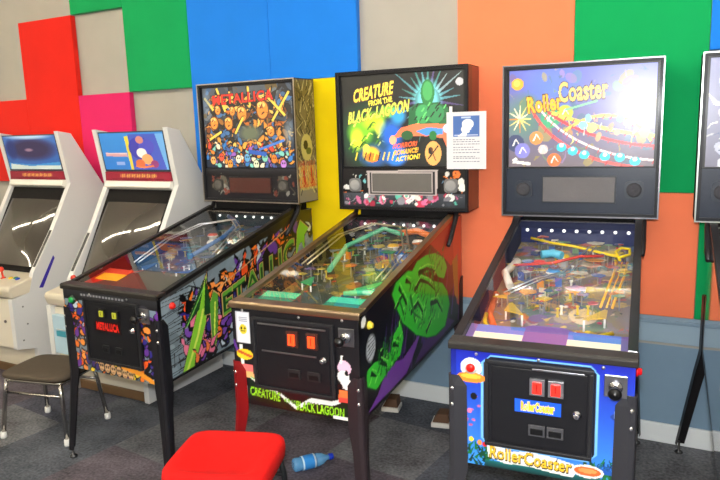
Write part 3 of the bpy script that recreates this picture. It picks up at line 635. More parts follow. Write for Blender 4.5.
def pf_art(pal, base, seed, arcs=()):
    def f(W, H, rnd):
        c = Canvas(W, H, .0042, base); r = random.Random(seed)
        c.scatter(260, pal, .015, .05, rnd=r); c.scatter(330, [W_, K_, YEL, K_]+pal, .004, .012, rnd=r, kinds=('ell', 'tri', 'line'))
        for (x, y, R, k) in arcs: c.ell(x, y, R/c.asp, R, k); c.ell(x, y, R*.6/c.asp, R*.6, base)
        for i in range(9): c.ell(.5+.3*math.cos(i*.7), .3+.1*math.sin(i*.7), .018, .009, r.choice([YEL, RED, W_, ORG]))
        return c
    return f

Pm = dict(seed=3, x=-2.4193, y=-1.3467, rot=-.904, W=.707, H=.701, D=.20, zb0=1.1736, zl=.917, zb=.474, zt=1.1357, zbb=.563, L=1.268, bof=.0134, w=.3114,
    body=K_, rail=rgb(26, 24, 24), lockbar=rgb(40, 37, 34), button=rgb(235, 40, 30), front_art=m_front, side_art=m_side, translite=m_trans, speaker_art=m_spk, bb_side=m_bbside,
    pf_art=pf_art([rgb(90, 90, 80), rgb(60, 70, 80), rgb(130, 100, 50), rgb(50, 90, 130), rgb(150, 60, 40), rgb(110, 120, 110)], rgb(70, 70, 66), 11),
    apron_depth=.27, one_card=1, apron2=rgb(62, 62, 54), apron=(rgb(190, 25, 12), rgb(250, 185, 20), rgb(205, 60, 30)), flip=W_, sling=rgb(60, 100, 160),  # apron2: olive-grey reflection over the right half, painted into its colour
    bumpers=((-.1, .85, rgb(200, 60, 40)), (.02, .95, rgb(60, 120, 170)), (-.02, .75, W_)),
    ramps=[dict(p=[(-.2, .35, .07), (-.22, .6, .1), (-.15, .8, .12), (0, .9, .12), (.12, .8, .11), (.2, .5, .08)], c=rgb(200, 200, 205), m=METAL, rails=((0, .004), (.03, .004))),
           dict(p=[(.05, .5, .06), (.1, .7, .09), (.05, .9, .1), (-.1, 1.0, .1)], c=rgb(60, 110, 170), rails=((0, .012),), n='ramp')],
    pal=[rgb(60, 90, 140), rgb(120, 60, 40), rgb(160, 130, 50), rgb(90, 120, 110), rgb(110, 110, 110), rgb(70, 130, 140)], postpal=[W_, rgb(200, 180, 60), rgb(160, 160, 160)], backpanel=rgb(30, 60, 70),
    door=(.24, .82, .15, .93), coin=dict(u=(.38, .62), v=.80, size=(.038, .04), frame=rgb(25, 25, 26), c=rgb(120, 120, 30), rv=.24, ret=rgb(32, 32, 34), lock=(.9, .6)),
    sticker=dict(r=(.2, .68, .5, .68), art=lambda: Canvas(.15, .05, .0022, rgb(30, 8, 8)).text('METALLICA', .5, .5, .86, .6, rgb(230, 40, 30), off=.05)),
    bolts=((.3, .965), (.7, .965)), start=dict(u=.10, v=.87, c=rgb(15, 150, 70), ring=rgb(20, 60, 40)), plunger=dict(u=.87, v=.80, c=K_),
    leg=rgb(26, 25, 30), bbcol=rgb(30, 30, 34), bbedge=rgb(190, 180, 170), split=.285, dmd=(.27, .74, .18, .72, rgb(70, 22, 20), rgb(40, 36, 38)), spk=(.145, .86, .45, .036, rgb(60, 58, 56), rgb(90, 88, 84)), artmat=DIMART)

# ---------------------------------------------------------------- artwork: second machine (black, green and violet)
def c_side(L, H, rnd):
    c = Canvas(L, H, .0045, rgb(14, 12, 20)); r = random.Random(8)
    c.poly([(.35, 1), (1, 1), (1, .42), (.8, .35)], rgb(90, 14, 10)); c.poly([(.6, 1), (1, 1), (1, .62), (.85, .6)], rgb(170, 40, 24)); c.poly([(.86, 1), (1, 1), (1, .1), (.93, .2)], rgb(196, 62, 34))
    for _ in range(26):
        x = r.uniform(.02, .95); y = r.uniform(0, .35); c.line([(x, y), (x+.03, y+.2), (x+.05, y+.42)], .04, rgb(100+r.randint(-20, 30), 50, 150), w1=.005, al=.7)
    c.poly([(.02, .0), (.35, .02), (.5, .28), (.32, .2), (.2, .3), (.12, .12)], rgb(120, 60, 165)); c.poly([(.4, .0), (.9, .05), (.7, .25), (.5, .12)], rgb(80, 36, 110))
    G, G2, G3 = rgb(54, 206, 46), rgb(22, 120, 28), rgb(130, 240, 90)
    blobs = [[(.245, .90), (.28, .97), (.386, .96), (.50, .82), (.62, .64), (.74, .52), (.80, .40), (.83, .26), (.77, .1), (.66, .1), (.56, .17), (.45, .30), (.33, .54), (.28, .74)],
             [(.404, .90), (.47, .96), (.56, .93), (.66, .86), (.76, .74), (.80, .62), (.76, .55), (.69, .62), (.64, .74), (.55, .78), (.48, .84)],
             [(.31, .56), (.33, .40), (.30, .27), (.24, .25), (.174, .22), (.105, .18), (.04, .30), (.046, .44), (.10, .45), (.15, .40), (.22, .38), (.25, .52)]]
    for p in blobs:
        q = np.array(p); mm = q.mean(0); c.poly([tuple(v) for v in mm+(q-mm)*1.03], G2)
    for p in blobs: c.poly(p, G)
    for _ in range(170):
        p = np.array(blobs[r.choice((0, 0, 0, 1, 2, 2))]); q = p[r.randrange(len(p))]*.5+p.mean(0)*.5+np.array([r.uniform(-.06, .06), r.uniform(-.1, .1)])
        c.shard(q[0], q[1], r.uniform(.05, .12), r.uniform(.2, 1.6), .026, r.choice([G2, G3, G2, G2, rgb(30, 150, 36)]), out=None, curl=r.uniform(-1, 1))
    D = rgb(8, 50, 18)
    for p in ([(.25, .72), (.33, .80), (.37, .66), (.34, .54)], [(.44, .72), (.50, .76), (.58, .66), (.66, .52)], [(.40, .55), (.47, .58), (.52, .44), (.5, .30)], [(.60, .45), (.68, .40), (.74, .25)], [(.48, .84), (.57, .80), (.66, .70)], [(.30, .90), (.33, .80)], [(.14, .40), (.19, .30), (.18, .24)], [(.07, .38), (.11, .30)], [(.24, .44), (.29, .36)], [(.55, .22), (.62, .30)], [(.36, .9), (.41, .82)]):
        c.line(p, .05, D, w1=.012); c.line([(a+.008, b+.035) for a, b in p], .014, G3, w1=.004)
    c.line([(.40, .72), (.43, .52), (.5, .40)], .05, G2, w1=.01); c.line([(.62, .74), (.66, .5)], .04, G2, w1=.01); c.line([(.3, .8), (.34, .6)], .03, G2)
    c.poly([(.87, .62), (.94, .66), (.95, .2), (.9, .3)], rgb(150, 130, 30))
    c.ell(.075, .62, .035, .13, rgb(120, 125, 130)); c.ell(.075, .62, .03, .11, rgb(190, 195, 200))
    for i in range(5): c.line([(.05, .54+.04*i), (.10, .58+.03*i)], .012, rgb(70, 75, 80))
    c.ell(.03, .93, .016, .05, W_); c.line([(0, .015), (1, .015)], .03, rgb(20, 16, 20)); c.a[:, :4] = K_
    return c
def c_front(W, H):
    c = Canvas(W, H, .0036, rgb(16, 15, 20))
    c.poly([(.03, .64), (.15, .64), (.15, .955), (.03, .955)], rgb(200, 205, 215)); c.poly([(.04, .65), (.14, .65), (.14, .945), (.04, .945)], rgb(235, 236, 240))
    c.ell(.09, .78, .032, .05, rgb(225, 205, 40)); c.ell(.075, .79, .007, .012, K_); c.ell(.105, .79, .007, .012, K_); c.line([(.07, .76), (.11, .76)], .01, K_)
    for i in range(3): c.line([(.055, .90-.02*i), (.125, .90-.02*i)], .008, rgb(120, 130, 160))
    c.line([(.06, .62), (.085, .05)], .035, W_)
    c.ell(.09, .52, .07, .055, rgb(245, 210, 40)); c.line([(.03, .55), (.15, .50)], .03, rgb(200, 90, 40)); c.line([(.0, .66), (.03, .55)], .03, PUR)
    c.poly([(.05, .28), (.16, .28), (.15, .42), (.06, .42)], rgb(240, 110, 110)); c.poly([(.05, .28), (.16, .28), (.155, .34), (.055, .34)], rgb(245, 190, 120))
    c.poly([(.13, .30), (.24, .235), (.22, .2), (.12, .24)], rgb(60, 190, 80))
    # banner with the white flashes
    c.poly([(.09, .06), (.12, .27), (.42, .16), (.5, .07), (.6, .18), (.97, .24), (.97, .03), (.5, .0)], rgb(10, 30, 14))
    c.poly([(.2, .22), (.34, .20), (.5, .06), (.62, .17), (.78, .17), (.95, .25), (.8, .13), (.6, .11), (.5, .02), (.36, .15)], rgb(225, 235, 235))
    c.poly([(.12, .29), (.2, .25), (.32, .20), (.2, .205)], W_)
    c.text('CREATURE', .245, .135, .25, .09, rgb(150, 225, 40), out=rgb(10, 50, 10), ow=.04, off=.02, ang=-.06)
    c.text('FROM THE', .445, .10, .10, .04, rgb(120, 200, 60), off=.02, ang=-.1)
    c.text('BLACK LAGOON', .685, .072, .37, .09, rgb(150, 225, 40), out=rgb(10, 50, 10), ow=.04, off=.02)
    c.poly([(.79, .0), (.90, .0), (.90, .03), (.79, .03)], W_)
    # snack shapes on the right
    c.ell(.885, .52, .05, .07, rgb(235, 190, 215)); c.ell(.875, .43, .045, .06, W_); c.ell(.90, .36, .05, .05, rgb(240, 235, 235)); c.line([(.86, .56), (.87, .64)], .02, W_)
    c.poly([(.83, .17), (.94, .19), (.93, .30), (.84, .30)], rgb(240, 120, 60)); c.poly([(.83, .17), (.94, .19), (.935, .23), (.835, .22)], rgb(230, 70, 60)); c.line([(.94, .3), (.97, .42)], .02, YEL)
    c.ell(.85, .33, .02, .03, K_); c.ell(.9, .47, .012, .03, K_)
    return c
def c_trans(W, H, rnd):
    c = Canvas(W, H, .003, rgb(6, 9, 13)); r = random.Random(31)
    c.ell(.2, .35, .28, .45, rgb(20, 90, 50), soft=1, al=.9)
    for (x, y, a, b, k) in ((.15, .38, .13, .18, rgb(110, 180, 30)), (.27, .5, .12, .12, rgb(170, 215, 40)), (.40, .60, .09, .08, rgb(120, 210, 60)), (.12, .3, .07, .15, rgb(200, 225, 50)), (.33, .42, .06, .1, rgb(225, 225, 70))): c.ell(x, y, a, b, k, soft=.7)
    for i in range(24): x = r.uniform(.04, .4); y = r.uniform(.15, .55); c.line([(x, y), (x+.03, y+.06), (x+.06, y+.04)], .02, r.choice([rgb(20, 50, 20), rgb(60, 120, 20), rgb(230, 230, 100)]), w1=.004)
    c.ell(.42, .35, .12, .2, rgb(20, 90, 190), soft=.8); c.ell(.48, .55, .08, .12, rgb(40, 140, 200), soft=.8); c.ell(.45, .12, .12, .14, rgb(20, 110, 210), soft=.6); c.ell(.27, .12, .16, .16, rgb(30, 80, 150), soft=.8)
    c.ell(.24, .14, .09, .10, rgb(240, 180, 50), soft=.6); c.ell(.25, .1, .06, .05, rgb(240, 120, 30)); c.ell(.2, .2, .03, .05, rgb(250, 210, 80))
    for i in range(10): c.line([(.1+.04*i, .07), (.12+.04*i, .16)], .015, r.choice([K_, rgb(240, 200, 60), rgb(20, 60, 120)]))
    # bright rays
    cx, cy = .72, .70
    for i in range(26):
        a = 2*PI*i/26+.1; R = r.uniform(.3, .52); k = r.choice([rgb(120, 220, 240), rgb(200, 240, 250), rgb(120, 90, 180), rgb(90, 200, 190)])
        c.line([(cx+.1*math.cos(a), cy+.15*math.sin(a)), (cx+R*.62*math.cos(a), cy+R*math.sin(a))], .03, k, w1=.004, al=.55)
    c.ell(cx, cy, .13, .26, rgb(120, 220, 230), soft=.8, al=.9)
    c.poly([(.56, .44), (.57, .62), (.64, .68), (.80, .68), (.88, .62), (.90, .44)], rgb(25, 90, 50)); c.ell(cx, .78, .055, .14, rgb(30, 110, 55)); c.ell(cx, .8, .04, .1, rgb(60, 150, 80)); c.ell(cx-.04, .56, .06, .1, rgb(50, 140, 80)); c.ell(cx+.06, .56, .07, .1, rgb(40, 120, 70))
    for i in range(22): x = r.uniform(.58, .88); y = r.uniform(.45, .68); c.line([(x, y), (x+.02, y+.04)], .014, r.choice([K_, rgb(90, 190, 100), rgb(20, 60, 40)]))
    # long orange shape and blue glass
    c.poly([(.42, .30), (.50, .42), (.62, .46), (.86, .45), (.97, .40), (.97, .12), (.9, .1), (.84, .3), (.66, .33), (.52, .33)], rgb(235, 110, 70)); c.poly([(.62, .38), (.72, .42), (.84, .40), (.84, .34), (.7, .33)], rgb(60, 130, 200)); c.ell(.43, .29, .03, .05, rgb(250, 160, 120)); c.ell(.55, .34, .05, .05, rgb(30, 80, 40)); c.ell(.88, .40, .04, .05, rgb(170, 200, 235))
    c.poly([(.66, .03), (.67, .25), (.72, .33), (.82, .3), (.87, .2), (.87, .03)], rgb(18, 22, 18)); c.ell(.76, .14, .065, .13, rgb(215, 150, 80)); c.ell(.74, .17, .02, .04, K_); c.line([(.72, .08), (.80, .22)], .015, K_); c.line([(.78, .06), (.74, .2)], .012, rgb(90, 40, 20)); c.ell(.76, .33, .03, .05, rgb(30, 110, 50))
    for i, (t, k) in enumerate((('HORROR!', rgb(240, 90, 40)), ('ROMANCE!', rgb(250, 180, 40)), ('ACTION!', rgb(250, 210, 50)))):
        c.text(t, .53+.01*i, .235-.07*i, .20, .05, k, off=.03, ang=.12, shear=.3)
    c.ell(.97, .88, .03, .04, rgb(170, 170, 175))
    f = dict(out=rgb(130, 30, 10), ow=.03, off=.03, shear=.3)
    c.text('CREATURE', .27, .82, .34, .13, rgb(230, 220, 70), ang=.16, **f); c.text('FROM THE', .33, .715, .2, .055, rgb(230, 220, 70), ang=.14, out=rgb(120, 20, 10), ow=.02, off=.03)
    c.text('BLACK  LAGOON', .31, .60, .52, .12, rgb(200, 230, 80), ang=.16, **f)
    return c
def c_spk(W, H, rnd):
    c = Canvas(W, H, .0045, rgb(26, 24, 26)); r = random.Random(6)
    c.scatter(26, [ORG, W_, rgb(120, 200, 210), K_, K_], .05, .1, .01, .2, .3, .85, rnd=r); c.scatter(26, [ORG, W_, rgb(230, 120, 60), rgb(120, 170, 210), K_], .05, .1, .8, .98, .3, .85, rnd=r)
    c.vgrad(rgb(40, 45, 52), rgb(70, 75, 85), y0=.0, y1=.34)
    c.scatter(110, [PNK, rgb(90, 190, 170), W_, rgb(130, 130, 140), rgb(50, 55, 65), rgb(200, 60, 90)], .04, .11, .02, .98, .06, .3, rnd=r, kinds=('ell', 'line'))
    c.poly([(.22, .3), (.21, .92), (.79, .95), (.78, .3)], rgb(185, 175, 175)); c.poly([(.235, .33), (.235, .88), (.765, .9), (.765, .33)], rgb(40, 40, 44))
    return c
def c_bbside(W, H, rnd): return Canvas(W, H, .01, rgb(38, 20, 18)).vgrad(rgb(60, 34, 26), rgb(110, 34, 30), .35, 1)  # orange reflection on the dark backbox side, painted in as reddish brown
Pc = dict(seed=7, x=-1.3547, y=-1.4134, rot=2.983, W=.721, H=.7254, D=.1995, zb0=1.1555, zl=.960, zb=.519, zt=1.1285, zbb=.547, L=1.312, bof=.0366, w=.2756,
    body=K_, rail=rgb(165, 140, 105), lockbar=rgb(160, 138, 112), railmat=METAL, button=rgb(240, 215, 70), front_art=c_front, side_art=c_side, translite=c_trans, speaker_art=c_spk, bb_side=c_bbside,
    pf_art=pf_art([rgb(60, 90, 60), rgb(150, 130, 60), rgb(60, 70, 110), rgb(40, 50, 40), rgb(170, 100, 50), rgb(90, 110, 120), rgb(120, 130, 60)], rgb(60, 66, 52), 12),
    apron=(rgb(50, 62, 46), rgb(40, 130, 100), rgb(70, 200, 150)), flip=rgb(240, 235, 200), sling=rgb(40, 190, 110),
    bumpers=((.05, .9, rgb(230, 180, 60)), (.13, .8, rgb(60, 120, 190)), (.15, .98, W_)),
    ramps=[dict(p=[(.2, .4, .06), (.21, .7, .1), (.1, .95, .12), (-.08, 1.0, .12), (-.2, .85, .1), (-.21, .5, .07)], c=rgb(190, 180, 150), m=METAL, rails=((0, .004), (-.03, .004))),
           dict(p=[(-.1, .5, .05), (-.13, .75, .08), (-.02, .95, .11), (.1, .9, .1)], c=rgb(90, 180, 140), rails=((0, .012),), n='ramp'),
           dict(g=1, p=[(.02, 1.04, .06), (.12, 1.06, .05), (.23, 1.0, .06)], c=rgb(235, 120, 45), rails=((0, .017),), n='ramp'),
           dict(g=1, p=[(.07, .30, .06), (.15, .32, .055), (.235, .34, .06)], c=rgb(60, 200, 150), rails=((0, .013), (.0, .009)), n='ramp'),
           dict(g=1, p=[(.06, .22, .06), (.15, .235, .06), (.235, .26, .06)], c=rgb(40, 150, 120), rails=((0, .012),), n='ramp'),
           dict(g=1, p=[(-.21, .2, .06), (-.14, .225, .06), (-.08, .24, .06)], c=rgb(60, 160, 70), rails=((0, .014),), n='ramp')],
    pal=[rgb(200, 180, 60), rgb(60, 110, 170), rgb(60, 160, 100), rgb(220, 120, 50), rgb(150, 150, 130), rgb(110, 90, 50), rgb(90, 60, 120)], postpal=[W_, rgb(230, 200, 80), rgb(150, 150, 140)], backpanel=rgb(50, 58, 66), nplast=60,
    door=(.18, .82, .2, .93), coin=dict(u=(.52, .76), v=.76, size=(.048, .062), frame=rgb(70, 40, 34), c=rgb(230, 60, 20), rv=.28, ret=rgb(40, 36, 38), lock=(.88, .52), bars=((.08, .92, .92), (.12, .8, .55))),
    bolts=((.09, .975), (.55, .96), (.88, .975)), plunger=dict(u=.91, v=.82, c=K_), legtop=.44, leg=rgb(46, 36, 40), leftleg=rgb(120, 14, 18),
    bbcol=rgb(22, 22, 26), bbedge=rgb(46, 46, 52), split=.31, dmd=(.25, .75, .36, .88, rgb(95, 92, 90), rgb(180, 170, 170)), spk=(.11, .89, .55, .036, rgb(110, 110, 112), rgb(150, 150, 150)), artmat=mat('backlit_art_bright', .5, coat=.6, coat_rough=.05, emit=.32))

# ---------------------------------------------------------------- artwork: third machine (blue)
def r_front(W, H):
    c = Canvas(W, H, .0026, rgb(20, 60, 200)); r = random.Random(2)
    c.vgrad(rgb(60, 150, 240), rgb(14, 30, 170)); c.vgrad(rgb(40, 120, 225), rgb(10, 20, 130), 0, .03)
    for i in range(14): x = r.uniform(0, .2); y = r.uniform(.3, .6); c.ell(x, y, .012, .01, rgb(200, 90, 140))
    c.ell(.135, .6, .02, .03, K_); c.ell(.11, .47, .014, .022, rgb(230, 120, 160))
    for x0, x1 in ((0, .3), (.75, 1)):
        for _ in range(50): x = r.uniform(x0, x1); y = r.uniform(0, .16); c.line([(x, y), (x+r.uniform(-.03, .03), y+r.uniform(.03, .1))], .03, r.choice([rgb(10, 70, 40), rgb(20, 110, 50), rgb(10, 50, 40)]), w1=.005)
    c.vgrad(rgb(10, 50, 50), rgb(20, 110, 110), .2, .85, 0, .06)
    for (x, y, k) in ((.08, .24, ORG), (.12, .22, YEL), (.17, .2, rgb(240, 140, 50)), (.2, .19, RED)): c.ell(x, y, .014, .022, k)
    for k, e in ((rgb(120, 190, 255), 0.012), (rgb(16, 20, 40), 0)):
        c.poly([(.19-e, .25), (.22, .19-e), (.78, .19-e), (.81+e, .25), (.81+e, .9), (.78, .955+e), (.23, .955+e), (.19-e, .9)], k)
    # rocket ride on the right
    c.line([(.905, .25), (.925, .62)], .012, rgb(210, 90, 190)); c.ell(.915, .58, .03, .03, rgb(30, 60, 140)); c.ell(.915, .60, .012, .05, rgb(150, 170, 220))
    for i in range(16): a = PI*i/15; c.line([(.87+.07*math.cos(a), .10+.09*math.sin(a)), (.87, .10)], .008, rgb(20, 80, 170))
    c.ell(.12, .845, .062, .085, W_); c.ell(.12, .76, .085, .045, rgb(250, 140, 40)); c.ell(.12, .77, .06, .02, rgb(255, 190, 60)); c.ell(.12, .85, .035, .05, rgb(180, 20, 20))
    # lettering along the bottom
    c.poly([(.215, .20), (.29, .19), (.36, .165), (.46, .185), (.6, .17), (.70, .14), (.72, .10), (.70, .03), (.6, .035), (.45, .06), (.32, .05), (.22, .085)], W_)
    c.text('RollerCoaster', .462, .12, .46, .105, rgb(60, 40, 16), off=.055, ang=-.035); c.text('RollerCoaster', .460, .125, .455, .10, rgb(250, 195, 40), off=.02, ang=-.035)
    c.ell(.775, .10, .085, .055, W_); c.ell(.775, .10, .07, .04, rgb(225, 100, 40)); c.ell(.775, .105, .05, .02, rgb(240, 150, 80))
    return c
def r_side(L, H, rnd):
    c = Canvas(L, H, .01, rgb(20, 50, 140)); r = random.Random(3); c.scatter(60, [rgb(30, 90, 200), rgb(20, 120, 60), ORG, YEL], .05, .15, rnd=r); return c
def r_trans(W, H, rnd):
    c = Canvas(W, H, .003, rgb(120, 110, 190)); r = random.Random(17)
    c.vgrad(rgb(110, 100, 110), rgb(100, 110, 205)); c.ell(.3, .8, .25, .3, rgb(90, 120, 215), soft=1); c.ell(.1, .5, .2, .3, rgb(90, 130, 120), soft=1)
    c.scatter(90, [rgb(90, 130, 160), rgb(150, 120, 180), rgb(120, 160, 110), rgb(190, 170, 90)], .03, .08, rnd=r, al=.6)
    c.ell(.06, .86, .045, .06, rgb(240, 170, 50)); c.ell(.055, .87, .025, .035, rgb(250, 200, 90))
    for i in range(12): a = 2*PI*i/12; c.line([(.08, .5), (.08+.09*math.cos(a), .5+.14*math.sin(a))], .02, r.choice([rgb(240, 220, 130), rgb(220, 140, 60), rgb(250, 240, 200)]), w1=.005)
    for (x, y, R, k) in ((.05, .25, .09, rgb(60, 70, 110)), (.1, .17, .08, rgb(120, 120, 200)), (.2, .3, .07, rgb(210, 140, 80)), (.25, .18, .05, rgb(210, 190, 190)), (.33, .07, .07, rgb(210, 110, 60)), (.3, .5, .1, rgb(60, 160, 120)), (.4, .55, .08, rgb(180, 200, 60))):
        c.ell(x, y, R*.7, R, k); c.line([(x-.02, y-.03), (x, y+.04), (x+.03, y-.02)], .016, W_, w1=.005)
    def bez(p, n=24):
        o = []
        for i in range(n+1):
            t = i/n; q = [np.array(a, float) for a in p]
            while len(q) > 1: q = [q[j]*(1-t)+q[j+1]*t for j in range(len(q)-1)]
            o.append(tuple(q[0]))
        return o
    for p, cs in (([(.16, .62), (.25, .3), (.55, .0), (1.0, -.02)], (rgb(240, 90, 90), .03)), ([(.2, .66), (.3, .38), (.6, .1), (1.0, .06)], (rgb(250, 230, 230), .02)), ([(.24, .62), (.4, .4), (.7, .22), (1.0, .2)], (rgb(225, 60, 70), .03)),
                  ([(.3, .56), (.5, .45), (.75, .33), (1.0, .3)], (rgb(240, 215, 90), .035)), ([(.4, .36), (.6, .6), (.85, .55), (.98, .25)], (rgb(240, 200, 90), .03))):
        b = bez(p); c.line(b, cs[1], cs[0])
        for q in b[::2]: c.line([(q[0]-.008, q[1]-.035), (q[0]+.008, q[1]+.01)], .01, rgb(190, 60, 70))
    for (x, y) in ((.38, .2), (.46, .16), (.54, .12), (.68, .1), (.78, .09), (.88, .05)): c.ell(x, y, .035, .045, rgb(50, 190, 225)); c.ell(x, y+.02, .015, .02, W_)
    c.scatter(34, [rgb(240, 230, 120), W_, rgb(120, 200, 220), rgb(230, 160, 120)], .02, .05, .42, .95, .3, .5, rnd=r, kinds=('ell', 'line'))
    c.text('Roller', .255, .655, .24, .16, rgb(250, 180, 40), out=rgb(70, 40, 30), ow=.04, off=.03, ang=.1)
    c.text('Coaster', .52, .77, .33, .19, rgb(245, 205, 110), out=rgb(70, 50, 80), ow=.04, off=.025, ang=.06)
    c.line([(.4, .58), (.62, .66)], .02, rgb(120, 190, 150)); c.line([(.03, .055), (.16, .03)], .03, W_); c.line([(.03, .06), (.06, .09)], .03, W_)
    return c
def r_spk(W, H, rnd): return Canvas(W, H, .02, rgb(30, 38, 54))
Pr = dict(seed=5, x=-.4279, y=-1.455, rot=4.7, W=.684, H=.6955, D=.2004, zb0=1.156, zl=.933, zb=.498, zt=1.14, zbb=.563, L=1.3355, bof=.0376, w=.2747,
    body=rgb(16, 26, 70), rail=rgb(30, 29, 32), lockbar=rgb(42, 39, 37), button=rgb(220, 20, 30), front_art=r_front, side_art=r_side, translite=r_trans, speaker_art=r_spk,
    pf_art=pf_art([rgb(200, 170, 70), rgb(90, 120, 160), rgb(190, 90, 60), rgb(110, 140, 90), rgb(160, 150, 130), rgb(60, 80, 130), rgb(210, 190, 150), rgb(140, 110, 150)], rgb(130, 120, 100), 13),
    apron=(rgb(120, 90, 165), rgb(238, 226, 205), rgb(90, 120, 205)), flip=W_, sling=rgb(210, 180, 70),
    bumpers=((-.12, .85, rgb(220, 60, 50)), (-.03, .93, rgb(240, 200, 60)), (-.05, .76, rgb(60, 140, 200))),
    ramps=[dict(g=1, p=[(-.235, .34, .06), (-.225, .27, .055), (-.195, .205, .05), (-.125, .15, .045), (-.04, .135, .04), (.047, .155, .045), (.13, .21, .05), (.2, .28, .06)], c=rgb(240, 205, 30), rails=((0, .0075),), n='wire_ramp'),
           dict(g=1, p=[(-.19, 1.09, .06), (-.09, 1.04, .06), (.0, .99, .05), (.1, .94, .05), (.2, .89, .05), (.235, .92, .05), (.235, .98, .05), (.2, .99, .05), (.18, .94, .05), (.2, .86, .05)], c=rgb(245, 215, 20), rails=((0, .006),)),
           dict(g=1, p=[(.21, .84, .05), (.20, .72, .06), (.185, .6, .06), (.17, .48, .07)], c=rgb(240, 180, 20), rails=((-.02, .005), (.02, .005), (.0, .003))),
           dict(p=[(-.22, .75, .06), (-.05, .72, .09), (.05, .78, .1), (.14, .8, .1)], c=rgb(205, 60, 50), rails=((0, .006),), n='ramp'),
           dict(p=[(-.2, .5, .05), (-.1, .6, .07), (.0, .66, .08), (.08, .9, .1)], c=rgb(180, 190, 200), m=METAL, rails=((0, .003), (.025, .003))),
           dict(g=1, p=[(-.115, .88, .05), (-.07, .90, .05), (-.03, .88, .05)], c=rgb(100, 200, 235), rails=((0, .018),), n='ramp'),
           dict(g=1, p=[(-.2, .80, .05), (-.235, .7, .06), (-.2, .62, .08)], c=rgb(235, 225, 210), rails=((0, .016),), n='ramp'),
           dict(g=1, p=[(-.24, .55, .08), (-.235, .4, .09), (-.2, .3, .08)], c=rgb(220, 100, 50), rails=((0, .012),), n='ramp')],
    pal=[rgb(220, 190, 70), rgb(70, 110, 180), rgb(200, 80, 60), rgb(210, 200, 180), rgb(110, 150, 110), rgb(60, 80, 140), rgb(220, 140, 60), rgb(150, 110, 170)], postpal=[W_, rgb(230, 200, 60), rgb(200, 60, 60)], backpanel=rgb(24, 40, 96), nplast=80,
    door=(.205, .795, .205, .94), coin=dict(u=(.50, .67), v=.76, size=(.045, .052), frame=rgb(190, 190, 195), metal=True, c=rgb(220, 30, 20), rv=.26, ret=rgb(70, 70, 74), lock=(.86, .5), bars=((.45, .92, .95),)),
    sticker=dict(r=(.29, .72, .45, .60), art=lambda: Canvas(.14, .042, .002, rgb(30, 90, 230)).text('RollerCoaster', .5, .5, .72, .6, rgb(250, 190, 50), out=rgb(240, 230, 180), ow=.04, off=.05)),
    bolts=((.15, .965), (.5, .97), (.84, .965)), start=dict(u=.12, v=.85, c=rgb(225, 25, 20), ring=rgb(245, 240, 235)), plunger=dict(u=.905, v=.83, c=K_),
    leg=rgb(48, 48, 53), bbcol=rgb(16, 18, 26), bbedge=rgb(120, 120, 126), split=.325, dmd=(.255, .755, .22, .82, rgb(88, 86, 92), rgb(30, 36, 46)), spk=(.125, .87, .52, .04, rgb(40, 46, 58), rgb(60, 60, 66)), artmat=ARTG)
def x_trans(W, H, rnd):
    c = Canvas(W, H, .004, rgb(120, 130, 160)); r = random.Random(77)
    c.vgrad(rgb(110, 110, 130), rgb(130, 135, 175)); c.scatter(120, [rgb(200, 205, 220), rgb(90, 100, 130), rgb(170, 175, 200), W_], .03, .1, rnd=r)
    c.scatter(30, [YEL, RED, ORG, rgb(120, 150, 200)], .04, .1, 0, 1, 0, .25, rnd=r); return c
def x_side(L, H, rnd): return Canvas(L, H, .02, rgb(40, 36, 34))
Px = dict(Pr); Px.update(rear_splay=.075, rear_out=.06, seed=9, x=.36, y=-1.46, rot=3.0, W=.678, side_art=x_side, left_art=x_side, body=rgb(24, 22, 24), front_art=lambda W, H: Canvas(W, H, .02, rgb(20, 20, 24)), translite=x_trans, cabmat=MIRRORCAB, leg=rgb(22, 20, 22),
    artmat=ARTG, button=rgb(240, 200, 40), nplast=10)
Px.pop('sticker'); Px['ramps'] = Pr['ramps'][:1]; Px['bbedge'] = rgb(150, 155, 150); Px['ramps'] = Pr['ramps'][:1]

pinball(Pm, 'pinball machine with cracked grey side art and tall green lettering')
pinball(Pc, 'black pinball machine with green and violet side art, second from the left')
pinball(Pr, 'pinball machine with bright blue front and roller coaster backglass, third from the left')
pinball(Px, 'dark glossy pinball machine cut off by the right edge of the photo')

